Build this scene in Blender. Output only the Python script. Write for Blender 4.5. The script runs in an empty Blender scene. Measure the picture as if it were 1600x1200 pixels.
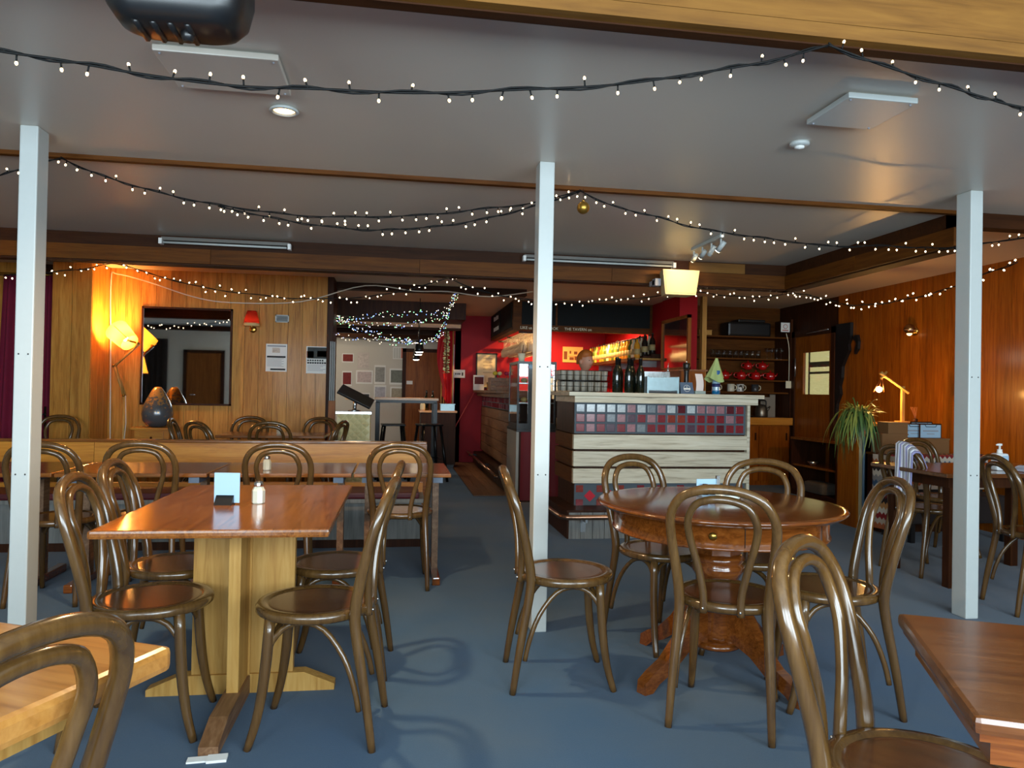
import bpy, bmesh, math, random
from mathutils import Vector, Matrix

R = random.Random(7)
SC = bpy.context.scene
COL = SC.collection

# ------------------------------------------------------------------ camera
YAW, PITCH, ROLL, EYE = math.radians(9.0), math.atan(12 / 1150.0), 0.019, 1.22
_f = Vector((math.sin(YAW) * math.cos(PITCH), math.cos(YAW) * math.cos(PITCH), math.sin(PITCH)))
_r0 = Vector((math.cos(YAW), -math.sin(YAW), 0))
_u0 = _r0.cross(_f)
_r = _r0 * math.cos(ROLL) + _u0 * math.sin(ROLL)
_u = _u0 * math.cos(ROLL) - _r0 * math.sin(ROLL)
cam_data = bpy.data.cameras.new('camera')
cam_data.sensor_width = 36.0
cam_data.lens = 36.0 * 1150.0 / 1600.0
cam_data.clip_start = 0.05
cam = bpy.data.objects.new('camera', cam_data)
COL.objects.link(cam)
cam.matrix_world = Matrix(((_r.x, _u.x, -_f.x, 0), (_r.y, _u.y, -_f.y, 0), (_r.z, _u.z, -_f.z, EYE), (0, 0, 0, 1)))
SC.camera = cam

# ------------------------------------------------------------------ world, daylight, exposure
world = bpy.data.worlds.new('daylight')
SC.world = world
world.use_nodes = True
world.node_tree.nodes['Background'].inputs[0].default_value = (0.75, 0.88, 1.0, 1)
world.node_tree.nodes['Background'].inputs[1].default_value = 1.2

def area(name, loc, rot, sx, sy, power, color):
    d = bpy.data.lights.new(name, 'AREA')
    d.shape = 'RECTANGLE'; d.size = sx; d.size_y = sy; d.energy = power; d.color = color
    o = bpy.data.objects.new(name, d); COL.objects.link(o)
    o.location = loc; o.rotation_euler = rot
    return o

WINDOWS = [(-2.0, 1.9), (0.55, 2.3), (3.1, 2.3)]          # centre x and width of the three front windows
for wx, ww in WINDOWS:
    area('window_daylight', (wx, -1.62, 1.62), (math.radians(90), 0, 0), ww, 1.35, 112, (0.74, 0.90, 1.0))

SC.view_settings.view_transform = 'Standard'
SC.view_settings.look = 'None'
SC.view_settings.gamma = 1.0
SC.view_settings.use_curve_mapping = False
SC.view_settings.exposure = 0.62
try:
    SC.cycles.sample_clamp_indirect = 4.0
    SC.cycles.use_denoising = True
    SC.cycles.caustics_reflective = False
    SC.cycles.caustics_refractive = False
    SC.cycles.max_bounces = 8
    SC.cycles.diffuse_bounces = 4
    SC.cycles.transparent_max_bounces = 16
except Exception:
    pass

# ------------------------------------------------------------------ mesh helpers
class MB:
    """collects shapes into one mesh"""
    def __init__(self):
        self.v = []; self.f = []; self.s = []; self.m = []
        self.mi = 0
    def add(self, vs, fs, smooth=False, M=None):
        b = len(self.v)
        for p in vs:
            p = Vector(p)
            if M is not None: p = M @ p
            self.v.append(p)
        for q in fs:
            self.f.append(tuple(b + i for i in q)); self.s.append(smooth); self.m.append(self.mi)
        return self
    def box(self, x0, x1, y0, y1, z0, z1, M=None, bev=0.0):
        if bev <= 0:
            vs = [(x, y, z) for z in (z0, z1) for y in (y0, y1) for x in (x0, x1)]
            fs = [(0, 2, 3, 1), (4, 5, 7, 6), (0, 1, 5, 4), (2, 6, 7, 3), (0, 4, 6, 2), (1, 3, 7, 5)]
            return self.add(vs, fs, False, M)
        bm = bmesh.new()
        g = bmesh.ops.create_cube(bm, size=1.0)
        for v in bm.verts:
            v.co = Vector(((x0 + x1) / 2 + v.co.x * (x1 - x0), (y0 + y1) / 2 + v.co.y * (y1 - y0), (z0 + z1) / 2 + v.co.z * (z1 - z0)))
        bmesh.ops.bevel(bm, geom=list(bm.edges), offset=bev, segments=2, profile=0.6, affect='EDGES')
        bm.verts.index_update()
        vs = [tuple(v.co) for v in bm.verts]; fs = [tuple(v.index for v in f.verts) for f in bm.faces]
        bm.free()
        return self.add(vs, fs, False, M)
    def tube(self, pts, r, seg=8, cap=True, cyclic=False, M=None, smooth=True):
        pts = [Vector(p) for p in pts]; n = len(pts)
        rs = r if isinstance(r, (list, tuple)) else [r] * n
        vs = []; fs = []
        prev = None
        for i, p in enumerate(pts):
            a = pts[(i - 1) % n] if (i > 0 or cyclic) else p
            b = pts[(i + 1) % n] if (i < n - 1 or cyclic) else p
            t = (b - a).normalized()
            if prev is None:
                up = Vector((0, 0, 1)) if abs(t.z) < 0.9 else Vector((0, 1, 0))
                nx = t.cross(up).normalized()
            else:
                nx = (prev - t * prev.dot(t)).normalized()
            prev = nx
            ny = t.cross(nx)
            for k in range(seg):
                a2 = 2 * math.pi * k / seg
                vs.append(p + (nx * math.cos(a2) + ny * math.sin(a2)) * rs[i])
        m = n if cyclic else n - 1
        for i in range(m):
            j = (i + 1) % n
            for k in range(seg):
                l = (k + 1) % seg
                fs.append((i * seg + k, i * seg + l, j * seg + l, j * seg + k))
        if cap and not cyclic:
            fs.append(tuple(range(seg - 1, -1, -1))); fs.append(tuple((n - 1) * seg + k for k in range(seg)))
        return self.add(vs, fs, smooth, M)
    def lathe(self, prof, seg=16, c=(0, 0, 0), M=None, smooth=True):
        vs = []; fs = []
        for r_, z in prof:
            for k in range(seg):
                a = 2 * math.pi * k / seg
                vs.append((c[0] + r_ * math.cos(a), c[1] + r_ * math.sin(a), c[2] + z))
        n = len(prof)
        for i in range(n - 1):
            for k in range(seg):
                l = (k + 1) % seg
                fs.append((i * seg + k, i * seg + l, (i + 1) * seg + l, (i + 1) * seg + k))
        if prof[0][0] > 1e-5: fs.append(tuple(range(seg - 1, -1, -1)))
        if prof[-1][0] > 1e-5: fs.append(tuple((n - 1) * seg + k for k in range(seg)))
        return self.add(vs, fs, smooth, M)
    def prism(self, pts, z0, z1, M=None):
        n = len(pts)
        vs = [(p[0], p[1], z0) for p in pts] + [(p[0], p[1], z1) for p in pts]
        fs = [tuple(range(n - 1, -1, -1)), tuple(range(n, 2 * n))]
        for i in range(n):
            j = (i + 1) % n
            fs.append((i, j, n + j, n + i))
        return self.add(vs, fs, False, M)
    def ball(self, c, r, seg=8, M=None, sz=1.0):
        n = max(4, seg // 2 + 1)
        prof = [(max(1e-6, r * math.sin(math.pi * i / n)), -r * sz * math.cos(math.pi * i / n)) for i in range(n + 1)]
        return self.lathe(prof, seg, c, M)
    def grid(self, fn, nu, nv, smooth=True, M=None):
        vs = [fn(i / nu, j / nv) for j in range(nv + 1) for i in range(nu + 1)]
        fs = [(j * (nu + 1) + i, j * (nu + 1) + i + 1, (j + 1) * (nu + 1) + i + 1, (j + 1) * (nu + 1) + i) for j in range(nv) for i in range(nu)]
        return self.add(vs, fs, smooth, M)

def mesh(mb, name, mats):
    me = bpy.data.meshes.new(name)
    me.from_pydata([tuple(v) for v in mb.v], [], mb.f)
    me.polygons.foreach_set('use_smooth', mb.s)
    me.polygons.foreach_set('material_index', mb.m)
    for m in (mats if isinstance(mats, (list, tuple)) else [mats]):
        me.materials.append(m)
    me.validate(); me.update()
    bm = bmesh.new(); bm.from_mesh(me)
    bmesh.ops.recalc_face_normals(bm, faces=bm.faces); bm.to_mesh(me); bm.free()
    return me

def ob(name, mb, mats, parent=None, loc=None, rotz=0.0):
    me = mb if isinstance(mb, bpy.types.Mesh) else mesh(mb, name, mats)
    o = bpy.data.objects.new(name, me); COL.objects.link(o)
    if parent is not None: o.parent = parent
    if loc is not None: o.location = loc
    if rotz: o.rotation_euler = (0, 0, rotz)
    return o

def tag(o, label, cat=None, group=None, kind=None):
    if label: o['label'] = label
    if cat: o['category'] = cat
    if group: o['group'] = group
    if kind: o['kind'] = kind
    return o

def thing(name, label, cat, loc=(0, 0, 0), rotz=0.0, group=None):
    o = bpy.data.objects.new(name, None); COL.objects.link(o)
    o.empty_display_size = 0.05
    o.location = loc; o.rotation_euler = (0, 0, rotz)
    return tag(o, label, cat, group)

def struct(name, mb, mats, label=None, parent=None):
    o = ob(name, mb, mats, parent)
    if parent is None: tag(o, label, None, None, 'structure')
    return o

def copy_tree(o, parent=None):
    c = o.copy(); COL.objects.link(c); c.parent = parent
    for ch in list(o.children): copy_tree(ch, c)
    return c

def smooth_path(pts, n=5, cyclic=False):
    P = [Vector(p) for p in pts]; out = []
    m = len(P)
    for i in range(m - 1):
        p0 = P[max(i - 1, 0)]; p1 = P[i]; p2 = P[i + 1]; p3 = P[min(i + 2, m - 1)]
        for k in range(n):
            t = k / n
            out.append(0.5 * ((2 * p1) + (-p0 + p2) * t + (2 * p0 - 5 * p1 + 4 * p2 - p3) * t * t + (-p0 + 3 * p1 - 3 * p2 + p3) * t ** 3))
    out.append(P[-1])
    return out

def lerp_list(vals, n):
    out = []
    for i in range(len(vals) - 1):
        for k in range(n): out.append(vals[i] + (vals[i + 1] - vals[i]) * k / n)
    out.append(vals[-1])
    return out

def point(name, loc, power, color, radius=0.03, parent=None):
    d = bpy.data.lights.new(name, 'POINT'); d.energy = power; d.color = color; d.shadow_soft_size = radius
    o = bpy.data.objects.new(name, d); COL.objects.link(o); o.location = loc
    if parent: o.parent = parent
    return o

def spot(name, loc, target, power, color, angle=90, blend=0.6, radius=0.03):
    d = bpy.data.lights.new(name, 'SPOT'); d.energy = power; d.color = color; d.shadow_soft_size = radius
    d.spot_size = math.radians(angle); d.spot_blend = blend
    o = bpy.data.objects.new(name, d); COL.objects.link(o); o.location = loc
    o.rotation_euler = (Vector(target) - Vector(loc)).to_track_quat('-Z', 'Y').to_euler()
    return o

# ------------------------------------------------------------------ materials
def S(r, g, b):
    """sRGB 0..255 to linear"""
    def c(x):
        x /= 255.0
        return x / 12.92 if x <= 0.04045 else ((x + 0.055) / 1.055) ** 2.4
    return (c(r), c(g), c(b), 1.0)

def mat(name, col, rough=0.5, metal=0.0, spec=0.5, coat=0.0, emit=None, estr=0.0, noise=0.0, nscale=20.0, bump=0.0, trans=0.0, alpha=1.0):
    m = bpy.data.materials.new(name); m.use_nodes = True
    nt = m.node_tree; b = nt.nodes['Principled BSDF']
    b.inputs['Base Color'].default_value = col
    b.inputs['Roughness'].default_value = rough
    b.inputs['Metallic'].default_value = metal
    b.inputs['Specular IOR Level'].default_value = spec
    b.inputs['Coat Weight'].default_value = coat
    b.inputs['Coat Roughness'].default_value = 0.08
    if trans: b.inputs['Transmission Weight'].default_value = trans
    if emit is not None:
        b.inputs['Emission Color'].default_value = emit; b.inputs['Emission Strength'].default_value = estr
    if noise or bump:
        tc = nt.nodes.new('ShaderNodeTexCoord'); nz = nt.nodes.new('ShaderNodeTexNoise')
        nz.inputs['Scale'].default_value = nscale; nz.inputs['Detail'].default_value = 4.0
        nt.links.new(tc.outputs['Object'], nz.inputs['Vector'])
        if noise:
            mx = nt.nodes.new('ShaderNodeMix'); mx.data_type = 'RGBA'
            mx.inputs[6].default_value = tuple(c * (1 - noise) for c in col[:3]) + (1,)
            mx.inputs[7].default_value = tuple(min(1, c * (1 + noise)) for c in col[:3]) + (1,)
            nt.links.new(nz.outputs['Fac'], mx.inputs[0]); nt.links.new(mx.outputs[2], b.inputs['Base Color'])
        if bump:
            bp = nt.nodes.new('ShaderNodeBump'); bp.inputs['Strength'].default_value = bump; bp.inputs['Distance'].default_value = 0.01
            nt.links.new(nz.outputs['Fac'], bp.inputs['Height']); nt.links.new(bp.outputs['Normal'], b.inputs['Normal'])
    return m

def wood(name, dark, mid, light, axis='X', rough=0.4, scale=1.0, coat=0.0, rand=0.25, bump=0.08, stretch=14.0, spec=0.5):
    m = bpy.data.materials.new(name); m.use_nodes = True
    nt = m.node_tree; N = nt.nodes; L = nt.links; b = N['Principled BSDF']
    tc = N.new('ShaderNodeTexCoord'); oi = N.new('ShaderNodeObjectInfo')
    add = N.new('ShaderNodeVectorMath'); add.operation = 'ADD'
    sc = N.new('ShaderNodeVectorMath'); sc.operation = 'SCALE'; sc.inputs['Scale'].default_value = 37.0
    cmb = N.new('ShaderNodeCombineXYZ')
    for i in range(3): L.new(oi.outputs['Random'], cmb.inputs[i])
    L.new(cmb.outputs[0], sc.inputs[0])
    mp = N.new('ShaderNodeMapping')
    s = [stretch * scale] * 3; s['XYZ'.index(axis)] = 1.0 * scale
    mp.inputs['Scale'].default_value = s
    L.new(tc.outputs['Object'], add.inputs[0]); L.new(sc.outputs[0], add.inputs[1]); L.new(add.outputs[0], mp.inputs['Vector'])
    nz = N.new('ShaderNodeTexNoise'); nz.inputs['Scale'].default_value = 1.6; nz.inputs['Detail'].default_value = 6.0
    nz.inputs['Roughness'].default_value = 0.62; nz.inputs['Distortion'].default_value = 1.1
    L.new(mp.outputs[0], nz.inputs['Vector'])
    fz = N.new('ShaderNodeTexNoise'); fz.inputs['Scale'].default_value = 7.0; fz.inputs['Detail'].default_value = 3.0
    L.new(mp.outputs[0], fz.inputs['Vector'])
    ad2 = N.new('ShaderNodeMath'); ad2.operation = 'MULTIPLY_ADD'; ad2.inputs[1].default_value = 0.35; 
    L.new(fz.outputs['Fac'], ad2.inputs[0]); L.new(nz.outputs['Fac'], ad2.inputs[2])
    cr = N.new('ShaderNodeValToRGB')
    e = cr.color_ramp.elements
    e[0].position = 0.42; e[0].color = dark; e[1].position = 0.95; e[1].color = light
    e2 = cr.color_ramp.elements.new(0.66); e2.color = mid
    L.new(ad2.outputs[0], cr.inputs['Fac'])
    hs = N.new('ShaderNodeHueSaturation')
    mr = N.new('ShaderNodeMapRange'); mr.inputs['To Min'].default_value = 1 - rand; mr.inputs['To Max'].default_value = 1 + rand
    L.new(oi.outputs['Random'], mr.inputs['Value']); L.new(mr.outputs[0], hs.inputs['Value'])
    L.new(cr.outputs[0], hs.inputs['Color']); L.new(hs.outputs[0], b.inputs['Base Color'])
    b.inputs['Roughness'].default_value = rough; b.inputs['Coat Weight'].default_value = coat; b.inputs['Coat Roughness'].default_value = 0.12; b.inputs['Specular IOR Level'].default_value = spec
    if bump:
        bp = N.new('ShaderNodeBump'); bp.inputs['Strength'].default_value = bump; bp.inputs['Distance'].default_value = 0.004
        L.new(ad2.outputs[0], bp.inputs['Height']); L.new(bp.outputs['Normal'], b.inputs['Normal'])
    return m

def thin_glass(name, tint=(1, 1, 1, 1), gloss=0.12):
    m = bpy.data.materials.new(name); m.use_nodes = True
    nt = m.node_tree; N = nt.nodes; L = nt.links
    N.remove(N['Principled BSDF'])
    t = N.new('ShaderNodeBsdfTransparent'); t.inputs[0].default_value = tint
    g = N.new('ShaderNodeBsdfGlossy'); g.inputs['Roughness'].default_value = 0.06
    lw = N.new('ShaderNodeLayerWeight'); lw.inputs['Blend'].default_value = 0.25
    mr = N.new('ShaderNodeMapRange'); mr.inputs['To Min'].default_value = gloss * 0.5; mr.inputs['To Max'].default_value = min(1, gloss * 5)
    L.new(lw.outputs['Facing'], mr.inputs['Value'])
    mx = N.new('ShaderNodeMixShader')
    L.new(mr.outputs[0], mx.inputs[0]); L.new(t.outputs[0], mx.inputs[1]); L.new(g.outputs[0], mx.inputs[2])
    L.new(mx.outputs[0], N['Material Output'].inputs[0])
    return m

def bar_glass(name, col, body=0.25):
    m = thin_glass(name, (0.97, 0.95, 0.9, 1), 0.3)
    nt = m.node_tree; N = nt.nodes; L = nt.links
    out = N['Material Output']; src = out.inputs[0].links[0].from_socket
    d = N.new('ShaderNodeBsdfDiffuse'); d.inputs[0].default_value = col
    tr = N.new('ShaderNodeBsdfTranslucent'); tr.inputs[0].default_value = col
    a = N.new('ShaderNodeMixShader'); L.new(d.outputs[0], a.inputs[1]); L.new(tr.outputs[0], a.inputs[2])
    b = N.new('ShaderNodeMixShader'); b.inputs[0].default_value = body
    L.new(src, b.inputs[1]); L.new(a.outputs[0], b.inputs[2]); L.new(b.outputs[0], out.inputs[0])
    return m

def emis(name, col, strength, sample=True):
    m = bpy.data.materials.new(name); m.use_nodes = True
    nt = m.node_tree; N = nt.nodes
    N.remove(N['Principled BSDF'])
    e = N.new('ShaderNodeEmission'); e.inputs[0].default_value = col; e.inputs[1].default_value = strength
    nt.links.new(e.outputs[0], N['Material Output'].inputs[0])
    if not sample:
        try: m.cycles.emission_sampling = 'NONE'
        except Exception: pass
    return m

def shade_mat(name, col, glow):
    """lampshade cloth: lets its bulb's light through"""
    m = bpy.data.materials.new(name); m.use_nodes = True
    nt = m.node_tree; N = nt.nodes; L = nt.links
    N.remove(N['Principled BSDF'])
    d = N.new('ShaderNodeBsdfDiffuse'); d.inputs[0].default_value = col
    t = N.new('ShaderNodeBsdfTranslucent'); t.inputs[0].default_value = glow
    mx = N.new('ShaderNodeMixShader'); mx.inputs[0].default_value = 0.65
    L.new(d.outputs[0], mx.inputs[1]); L.new(t.outputs[0], mx.inputs[2]); L.new(mx.outputs[0], N['Material Output'].inputs[0])
    return m

def carpet_mat():
    m = bpy.data.materials.new('blue_carpet'); m.use_nodes = True
    nt = m.node_tree; N = nt.nodes; L = nt.links; b = N['Principled BSDF']
    tc = N.new('ShaderNodeTexCoord')
    n1 = N.new('ShaderNodeTexNoise'); n1.inputs['Scale'].default_value = 1.1; n1.inputs['Detail'].default_value = 5
    n2 = N.new('ShaderNodeTexNoise'); n2.inputs['Scale'].default_value = 260; n2.inputs['Detail'].default_value = 2
    L.new(tc.outputs['Object'], n1.inputs['Vector']); L.new(tc.outputs['Object'], n2.inputs['Vector'])
    cr = N.new('ShaderNodeValToRGB'); e = cr.color_ramp.elements
    e[0].position = 0.3; e[0].color = S(34, 78, 116); e[1].position = 0.72; e[1].color = S(70, 90, 108)
    L.new(n1.outputs['Fac'], cr.inputs['Fac'])
    mx = N.new('ShaderNodeMix'); mx.data_type = 'RGBA'; mx.blend_type = 'MULTIPLY'; mx.inputs[0].default_value = 0.5
    L.new(cr.outputs[0], mx.inputs[6]); L.new(n2.outputs['Fac'], mx.inputs[7])
    gm = N.new('ShaderNodeMix'); gm.data_type = 'RGBA'; gm.blend_type = 'MIX'; gm.inputs[0].default_value = 0.5
    L.new(cr.outputs[0], gm.inputs[6]); L.new(mx.outputs[2], gm.inputs[7])
    L.new(gm.outputs[2], b.inputs['Base Color'])
    b.inputs['Roughness'].default_value = 0.95; b.inputs['Specular IOR Level'].default_value = 0.1
    b.inputs['Sheen Weight'].default_value = 0.15
    bp = N.new('ShaderNodeBump'); bp.inputs['Strength'].default_value = 0.25; bp.inputs['Distance'].default_value = 0.004
    L.new(n2.outputs['Fac'], bp.inputs['Height']); L.new(bp.outputs['Normal'], b.inputs['Normal'])
    return m

def two_tone(name, c1, c2, scale, thresh=0.5, rough=0.4, metal=0.0, zfade=None):
    """speckle between two colours; zfade=(z0,z1) makes the second colour win with height"""
    m = bpy.data.materials.new(name); m.use_nodes = True
    nt = m.node_tree; N = nt.nodes; L = nt.links; b = N['Principled BSDF']
    tc = N.new('ShaderNodeTexCoord'); nz = N.new('ShaderNodeTexNoise'); nz.inputs['Scale'].default_value = scale; nz.inputs['Detail'].default_value = 6
    L.new(tc.outputs['Object'], nz.inputs['Vector'])
    cr = N.new('ShaderNodeValToRGB'); e = cr.color_ramp.elements
    e[0].position = thresh - 0.06; e[0].color = c1; e[1].position = thresh + 0.06; e[1].color = c2
    src = nz.outputs['Fac']
    if zfade:
        sp = N.new('ShaderNodeSeparateXYZ'); L.new(tc.outputs['Object'], sp.inputs[0])
        mr = N.new('ShaderNodeMapRange'); mr.inputs['From Min'].default_value = zfade[0]; mr.inputs['From Max'].default_value = zfade[1]
        mr.inputs['To Min'].default_value = -0.25; mr.inputs['To Max'].default_value = 0.25
        L.new(sp.outputs['Z'], mr.inputs['Value'])
        ad = N.new('ShaderNodeMath'); ad.operation = 'ADD'
        L.new(nz.outputs['Fac'], ad.inputs[0]); L.new(mr.outputs[0], ad.inputs[1]); src = ad.outputs[0]
    L.new(src, cr.inputs['Fac']); L.new(cr.outputs[0], b.inputs['Base Color'])
    b.inputs['Roughness'].default_value = rough; b.inputs['Metallic'].default_value = metal
    return m

M = {}
M['carpet'] = carpet_mat()
M['ceiling'] = mat('ceiling_gloss_paint', S(208, 200, 187), 0.36, noise=0.03, nscale=1.5)
M['ceiling_rear'] = mat('ceiling_cream_paint', S(222, 206, 182), 0.6)
M['white'] = mat('white_post_paint', S(190, 195, 192), 0.35, noise=0.03, nscale=30)
M['white_wall'] = mat('white_wall_paint', S(205, 200, 190), 0.7)
M['red_wall'] = mat('red_wall_paint', S(158, 18, 30), 0.55, spec=0.2, noise=0.05, nscale=3)
M['beam'] = wood('beam_pine', S(92, 58, 17), S(112, 74, 26), S(126, 86, 33), 'X', 0.5, 0.9, rand=0.06, spec=0.25)
M['beam_y'] = wood('beam_pine_along', S(112, 68, 28), S(150, 96, 42), S(172, 116, 56), 'Y', 0.45, 1.2, rand=0.08)
M['bulk_dark'] = wood('dark_stained_board', S(38, 18, 5), S(52, 26, 8), S(64, 34, 12), 'X', 0.6, 1.0, rand=0.1, spec=0.15)
M['bulk'] = wood('brown_fascia_board', S(68, 34, 4), S(90, 49, 9), S(106, 62, 15), 'X', 0.55, 1.0, rand=0.1, spec=0.15)
M['bulk_y'] = wood('brown_fascia_board_along', S(68, 34, 4), S(90, 49, 9), S(106, 62, 15), 'Y', 0.55, 1.0, rand=0.1, spec=0.15)
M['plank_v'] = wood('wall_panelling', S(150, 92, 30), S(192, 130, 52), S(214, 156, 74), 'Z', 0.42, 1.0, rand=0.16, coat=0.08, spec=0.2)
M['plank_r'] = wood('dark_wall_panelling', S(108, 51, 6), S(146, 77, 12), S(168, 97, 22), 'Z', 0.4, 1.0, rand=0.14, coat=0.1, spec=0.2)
M['dark_wood'] = wood('dark_joinery', S(40, 20, 8), S(56, 28, 12), S(72, 40, 18), 'Z', 0.5, 1.0, rand=0.1, spec=0.15)
M['door_wood'] = wood('door_veneer', S(104, 54, 16), S(134, 76, 26), S(152, 92, 36), 'Z', 0.45, 0.8, rand=0.1, spec=0.2)
M['chair'] = wood('bentwood_bronze', S(70, 46, 20), S(86, 60, 29), S(102, 74, 38), 'Z', 0.24, 1.2, coat=0.5, rand=0.12, bump=0.0)
M['chair_panel'] = wood('bentwood_panel', S(62, 36, 18), S(84, 50, 26), S(100, 64, 34), 'Y', 0.25, 2.0, coat=0.4, rand=0.1, bump=0.0)
M['red_oak'] = wood('polished_red_oak', S(90, 48, 14), S(130, 76, 28), S(154, 98, 42), 'X', 0.2, 1.3, coat=0.45, rand=0.05, bump=0.05)
M['red_oak_y'] = wood('polished_red_oak_along', S(66, 33, 9), S(120, 68, 24), S(148, 92, 38), 'Y', 0.2, 2.2, coat=0.42, rand=0.05, bump=0.05)
M['mahogany'] = wood('polished_mahogany', S(76, 36, 11), S(112, 58, 19), S(140, 80, 31), 'X', 0.15, 1.5, coat=0.55, rand=0.05, bump=0.0)
M['pine'] = wood('pale_pine', S(150, 102, 44), S(184, 138, 70), S(204, 162, 94), 'Z', 0.45, 0.9, rand=0.07, spec=0.3)
M['pine_x'] = wood('honey_pine', S(164, 94, 20), S(200, 128, 36), S(218, 152, 56), 'X', 0.33, 0.8, coat=0.2, rand=0.05)
M['pine_top'] = wood('yellow_pine_top', S(148, 94, 38), S(176, 118, 54), S(194, 138, 70), 'X', 0.3, 0.9, coat=0.3, rand=0.03)
M['walnut'] = wood('brown_table_top', S(70, 37, 15), S(98, 56, 25), S(120, 74, 37), 'X', 0.25, 1.0, coat=0.4, rand=0.03)
M['worn'] = wood('worn_foot', S(84, 56, 34), S(118, 82, 52), S(150, 116, 84), 'Y', 0.5, 1.0, rand=0.05)
M['reclaimed'] = wood('reclaimed_pale_board', S(150, 134, 110), S(204, 192, 166), S(222, 214, 194), 'X', 0.5, 0.9, rand=0.07, bump=0.2, stretch=20)
M['reclaimed_y'] = wood('reclaimed_brown_board', S(92, 58, 34), S(122, 80, 48), S(148, 104, 66), 'Y', 0.5, 0.9, rand=0.1, bump=0.2)
M['grey_board'] = wood('grey_plinth_board', S(92, 92, 90), S(122, 122, 118), S(140, 140, 136), 'Z', 0.5, 0.9, rand=0.08)
M['grout'] = mat('slate_grout', S(74, 84, 92), 0.7)
M['black'] = mat('black_plastic', S(22, 22, 23), 0.35)
M['black_metal'] = mat('black_metal', S(24, 24, 25), 0.3, 0.6)
M['steel'] = mat('brushed_steel', S(200, 203, 204), 0.25, 0.95)
M['chrome'] = mat('chrome', S(225, 226, 228), 0.12, 1.0)
M['brass'] = mat('brass', S(196, 150, 70), 0.25, 0.95)
M['rail'] = mat('bronze_foot_rail', S(168, 128, 104), 0.25, 0.9)
M['paper'] = mat('white_paper', S(236, 236, 232), 0.8)
M['paper_blue'] = mat('pale_blue_card', S(160, 192, 214), 0.6)
M['ink'] = mat('black_ink', S(42, 42, 46), 0.8)
M['ink_grey'] = mat('grey_ink', S(150, 152, 160), 0.8)
M['glass'] = thin_glass('clear_glass', (0.96, 0.98, 0.97, 1), 0.16)
M['glass_warm'] = bar_glass('clear_bar_glass', (0.9, 0.86, 0.76, 1), 0.5)
M['mirror'] = mat('mirror_silver', (0.86, 0.87, 0.86, 1), 0.02, 1.0)
M['chalk'] = mat('blackboard', S(26, 29, 29), 0.7, spec=0.15, noise=0.25, nscale=4)
M['cream'] = mat('cream_plastic', S(232, 222, 190), 0.4)
M['wine_glass'] = mat('dark_green_bottle', S(12, 22, 14), 0.08, coat=0.5)
M['foil'] = mat('black_foil', S(16, 16, 16), 0.3)
M['maroon'] = mat('maroon_vinyl', S(80, 18, 26), 0.5)
M['curtain'] = mat('maroon_curtain', S(122, 18, 50), 0.9, noise=0.15, nscale=12)
M['cable_white'] = mat('white_cable', S(226, 216, 196), 0.5)
M['cable'] = mat('dark_green_cable', S(9, 10, 11), 0.6, spec=0.2)
M['bulb'] = emis('fairy_bulb', (1.0, 0.70, 0.36, 1), 6.0, False)
M['red_cloth'] = mat('red_cloth', S(196, 18, 30), 0.8, noise=0.1, nscale=8)
M['teal_glass'] = mat('sealed_steel', S(158, 182, 188), 0.35, 0.6, noise=0.15, nscale=25)
WARM = (1.0, 0.62, 0.28)

# ------------------------------------------------------------------ the room
XL, XR, YF, YB = -6.4, 5.5, -1.7, 15.0
struct('floor', MB().box(XL - 0.1, XR + 0.1, YF - 0.1, YB + 0.2, -0.06, 0.0), M['carpet'], 'blue carpeted floor')
struct('ceiling_main', MB().box(XL, 3.45, 2.11, 6.15, 2.40, 2.48).box(3.45, XR, 2.11, 4.10, 2.40, 2.48), M['ceiling'], 'grey-white glossy painted ceiling')
struct('ceiling_rear', MB().box(XL - 0.1, XR + 0.1, 2.11, YB + 0.1, 2.50, 2.56), M['ceiling_rear'], 'cream ceiling behind the timber bulkhead')
struct('ceiling_front', MB().box(XL - 0.1, XR + 0.1, YF - 0.1, 2.05, 2.75, 2.81), M['ceiling'], 'raised ceiling on the window side')

# timber beam nearest the camera: two boards with a shadow gap
fb = struct('trim_beam_front', MB().box(XL, XR, 2.075, 2.12, 2.302, 2.80), M['bulk_dark'], 'honey timber beam across the ceiling on the window side')
struct('board', MB().box(XL, XR, 2.045, 2.075, 2.357, 2.80), M['beam'], parent=fb)
struct('board', MB().box(XL, XR, 2.035, 2.075, 2.307, 2.350), M['beam'], parent=fb)
# flat batten on the ceiling behind the posts
struct('trim_batten', MB().box(XL, 3.45, 4.08, 4.12, 2.378, 2.40), M['bulk'], 'thin brown timber batten across the ceiling')
# rear bulkhead, side bulkhead, header
bk = struct('trim_bulkhead_rear', MB().box(XL, 3.5, 6.15, 6.28, 2.175, 2.50), M['bulk_dark'], 'brown timber bulkhead across the rear of the ceiling')
for i in range(6):
    x0 = XL + i * 1.645; x1 = min(x0 + 1.642, 3.45)
    struct('board', MB().box(x0, x1, 6.125, 6.15, 2.185, 2.30), M['bulk'], parent=bk)
sb = struct('trim_bulkhead_side', MB().box(3.45, 3.58, 4.10, 6.28, 2.175, 2.50), M['bulk_dark'], 'brown timber bulkhead running to the bar')
for i in range(2):
    struct('board', MB().box(3.425, 3.45, 4.1 + i * 1.01, 5.107 + i * 1.01, 2.185, 2.30), M['bulk_y'], parent=sb)
struct('trim_header', MB().box(3.45, XR, 4.10, 4.2, 2.31, 2.50), M['bulk_dark'], 'short timber header beside the panelled wall')

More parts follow.
